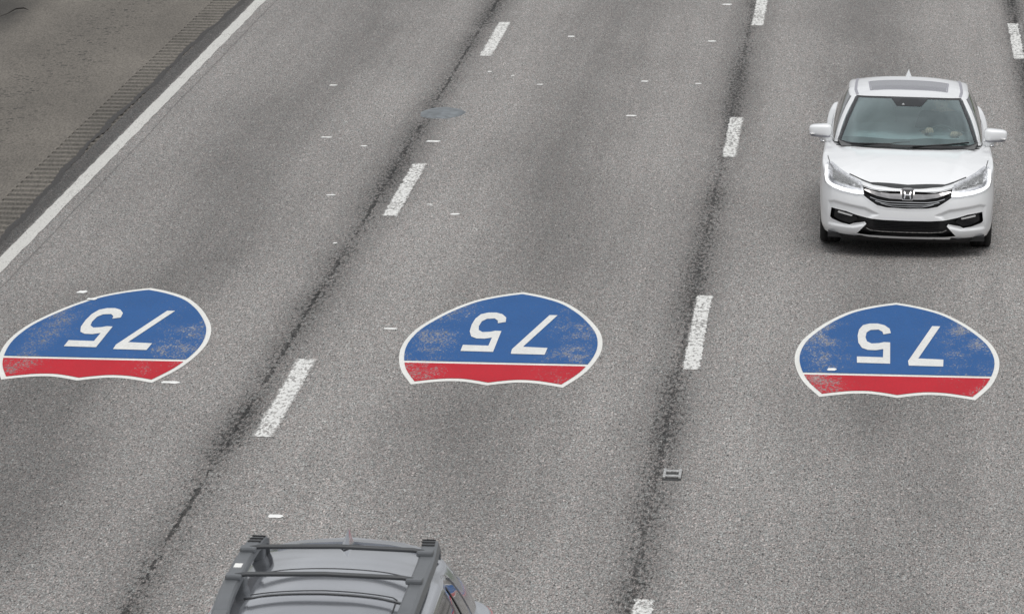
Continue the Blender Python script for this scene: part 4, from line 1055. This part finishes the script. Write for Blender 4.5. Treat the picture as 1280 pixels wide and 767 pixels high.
    # roof seams, glass panel
    strip('roof_seam', K.bvh, [(-.50, 3.33), (-.35, 3.365), (0, 3.385), (.35, 3.365), (.50, 3.33)], .016, 'top', .002, MAT['black'], car, thick=.004)
    strip('deflector', K.bvh, [(-.50, 2.66), (-.35, 2.695), (0, 2.715), (.35, 2.695), (.50, 2.66)], .034, 'top', .006, MAT['gloss_black'], car, thick=.006)
    strip('panel_seal', K.bvh, [(-.47, 2.76), (0, 2.80), (.44, 2.765), (.47, 2.72), (.47, 2.1)], .010, 'top', .003, MAT['black'], car, thick=.005)
    patch('roof_panel', K.bvh, [(-.455, 2.10), (.455, 2.10), (.455, 2.60), (.40, 2.635), (0, 2.665), (-.40, 2.635), (-.455, 2.60)], 'top', .004, MAT['grey_car'], car, thick=.006)
    # spoiler lip at rear edge
    strip('rear_spoiler', K.bvh, [(-.50, 4.22), (-.3, 4.33), (0, 4.38), (.3, 4.33), (.50, 4.22)], .16, 'top', .012, MAT['grey_car'], car, thick=.02)
    # rails: wide flanged rail, raised, rear foot with slots
    for s in (-1, 1):
        rp = catmull([(s*.560, 2.0, 1.600), (s*.575, 2.12, 1.668), (s*.585, 2.4, 1.700), (s*.590, 2.9, 1.712), (s*.590, 3.4, 1.712), (s*.580, 3.75, 1.712), (s*.568, 3.98, 1.700), (s*.562, 4.06, 1.672), (s*.560, 4.09, 1.60)], 60)
        V = []; Fc = []; n = len(rp)
        for i, (x, y, z) in enumerate(rp):
            wd = .053; t = i/(n-1); lean = .035
            hz = .028
            sec = [(-wd, -hz-.010), (-wd, 0), (-wd*.75, .012), (wd*.6, .012), (wd, -.004), (wd*1.25, -hz-.022), (0, -hz-.012)]
            for a, b in sec: V.append((x+s*a, y, z+b))
        m_ = 7
        for i in range(n-1):
            for k in range(m_): Fc.append((i*m_+k, i*m_+(k+1) % m_, (i+1)*m_+(k+1) % m_, (i+1)*m_+k))
        Fc += [tuple(range(m_)), tuple(range((n-1)*m_, n*m_))]
        rl = mesh('roof_rail', V, Fc, MAT['rail'], car); rl.data.set_sharp_from_angle(angle=R(35))
        bmh = bmesh.new(); bmh.from_mesh(rl.data); bmesh.ops.recalc_face_normals(bmh, faces=list(bmh.faces)); bmh.to_mesh(rl.data); bmh.free()
        for y0 in (2.06, 3.02, 3.98):
            bm = bmesh.new(); add_box(bm, (s*.572, y0, 1.62), (.09, .14, .13)); bm_obj('rail_foot', bm, MAT['rail'], rl, bevel=.012)
        for k in range(3):
            y0 = 3.78+k*.085; zz = float(np.interp(y0, rp[:, 1], rp[:, 2]))+.015; xx = float(np.interp(y0, rp[:, 1], rp[:, 0]))
            bm = bmesh.new(); add_box(bm, (xx-s*.008, y0, zz), (.088, .040, .008), Matrix.Rotation(R(-2-k*5), 3, 'X')); bm_obj('rail_slot', bm, MAT['black'], rl, bevel=.003)
    bm = bmesh.new(); add_box(bm, (-.590, 3.10, 1.727), (.050, .10, .006)); bm_obj('rail_sticker', bm, MAT['scrap'], car, bevel=.0015)
    for y0 in (3.52, 2.78):
        c = tube([(-.60, y0, 1.735), (-.50, y0, 1.752), (0, y0+.012, 1.762), (.50, y0, 1.752), (.60, y0, 1.735)], .021, 10, name='crossbar', mat=MAT['bar'], parent=car, flat=.75)
        for s in (-1, 1):
            bm = bmesh.new(); add_box(bm, (s*.575, y0, 1.735), (.11, .09, .040)); bm_obj('crossbar_clamp', bm, MAT['rail'], c, bevel=.014)
    V = [(-.030, 4.02, 1.632), (.030, 4.02, 1.632), (.038, 4.24, 1.610), (-.038, 4.24, 1.610), (0, 4.22, 1.725), (0, 4.16, 1.715), (0, 3.94, 1.64)]
    mesh('antenna_fin', V, [(0, 3, 4, 5), (1, 5, 4, 2), (3, 2, 4), (0, 5, 6), (1, 6, 5), (0, 1, 2, 3)], MAT['grey_car'], car, smooth=False)
    inn = empty('interior', (0, 0, 0)); inn.parent = car
    for x, y in ((-.37, 2.5), (.37, 2.5), (-.37, 3.5), (.37, 3.5)):
        st = mesh('seat', *superell((x, y, .72), (.27, .28, .12), .5), MAT['seat'], inn)
        mesh('seat_back', *superell((x, y+.36, 1.0), (.26, .10, .36), .5), MAT['seat'], st)
    bm = bmesh.new(); add_box(bm, (0, 1.75, .98), (1.5, .5, .16)); bm_obj('dashboard', bm, MAT['dash'], inn, bevel=.04)
    return car
build_suv((1.925, 27.35, 0))
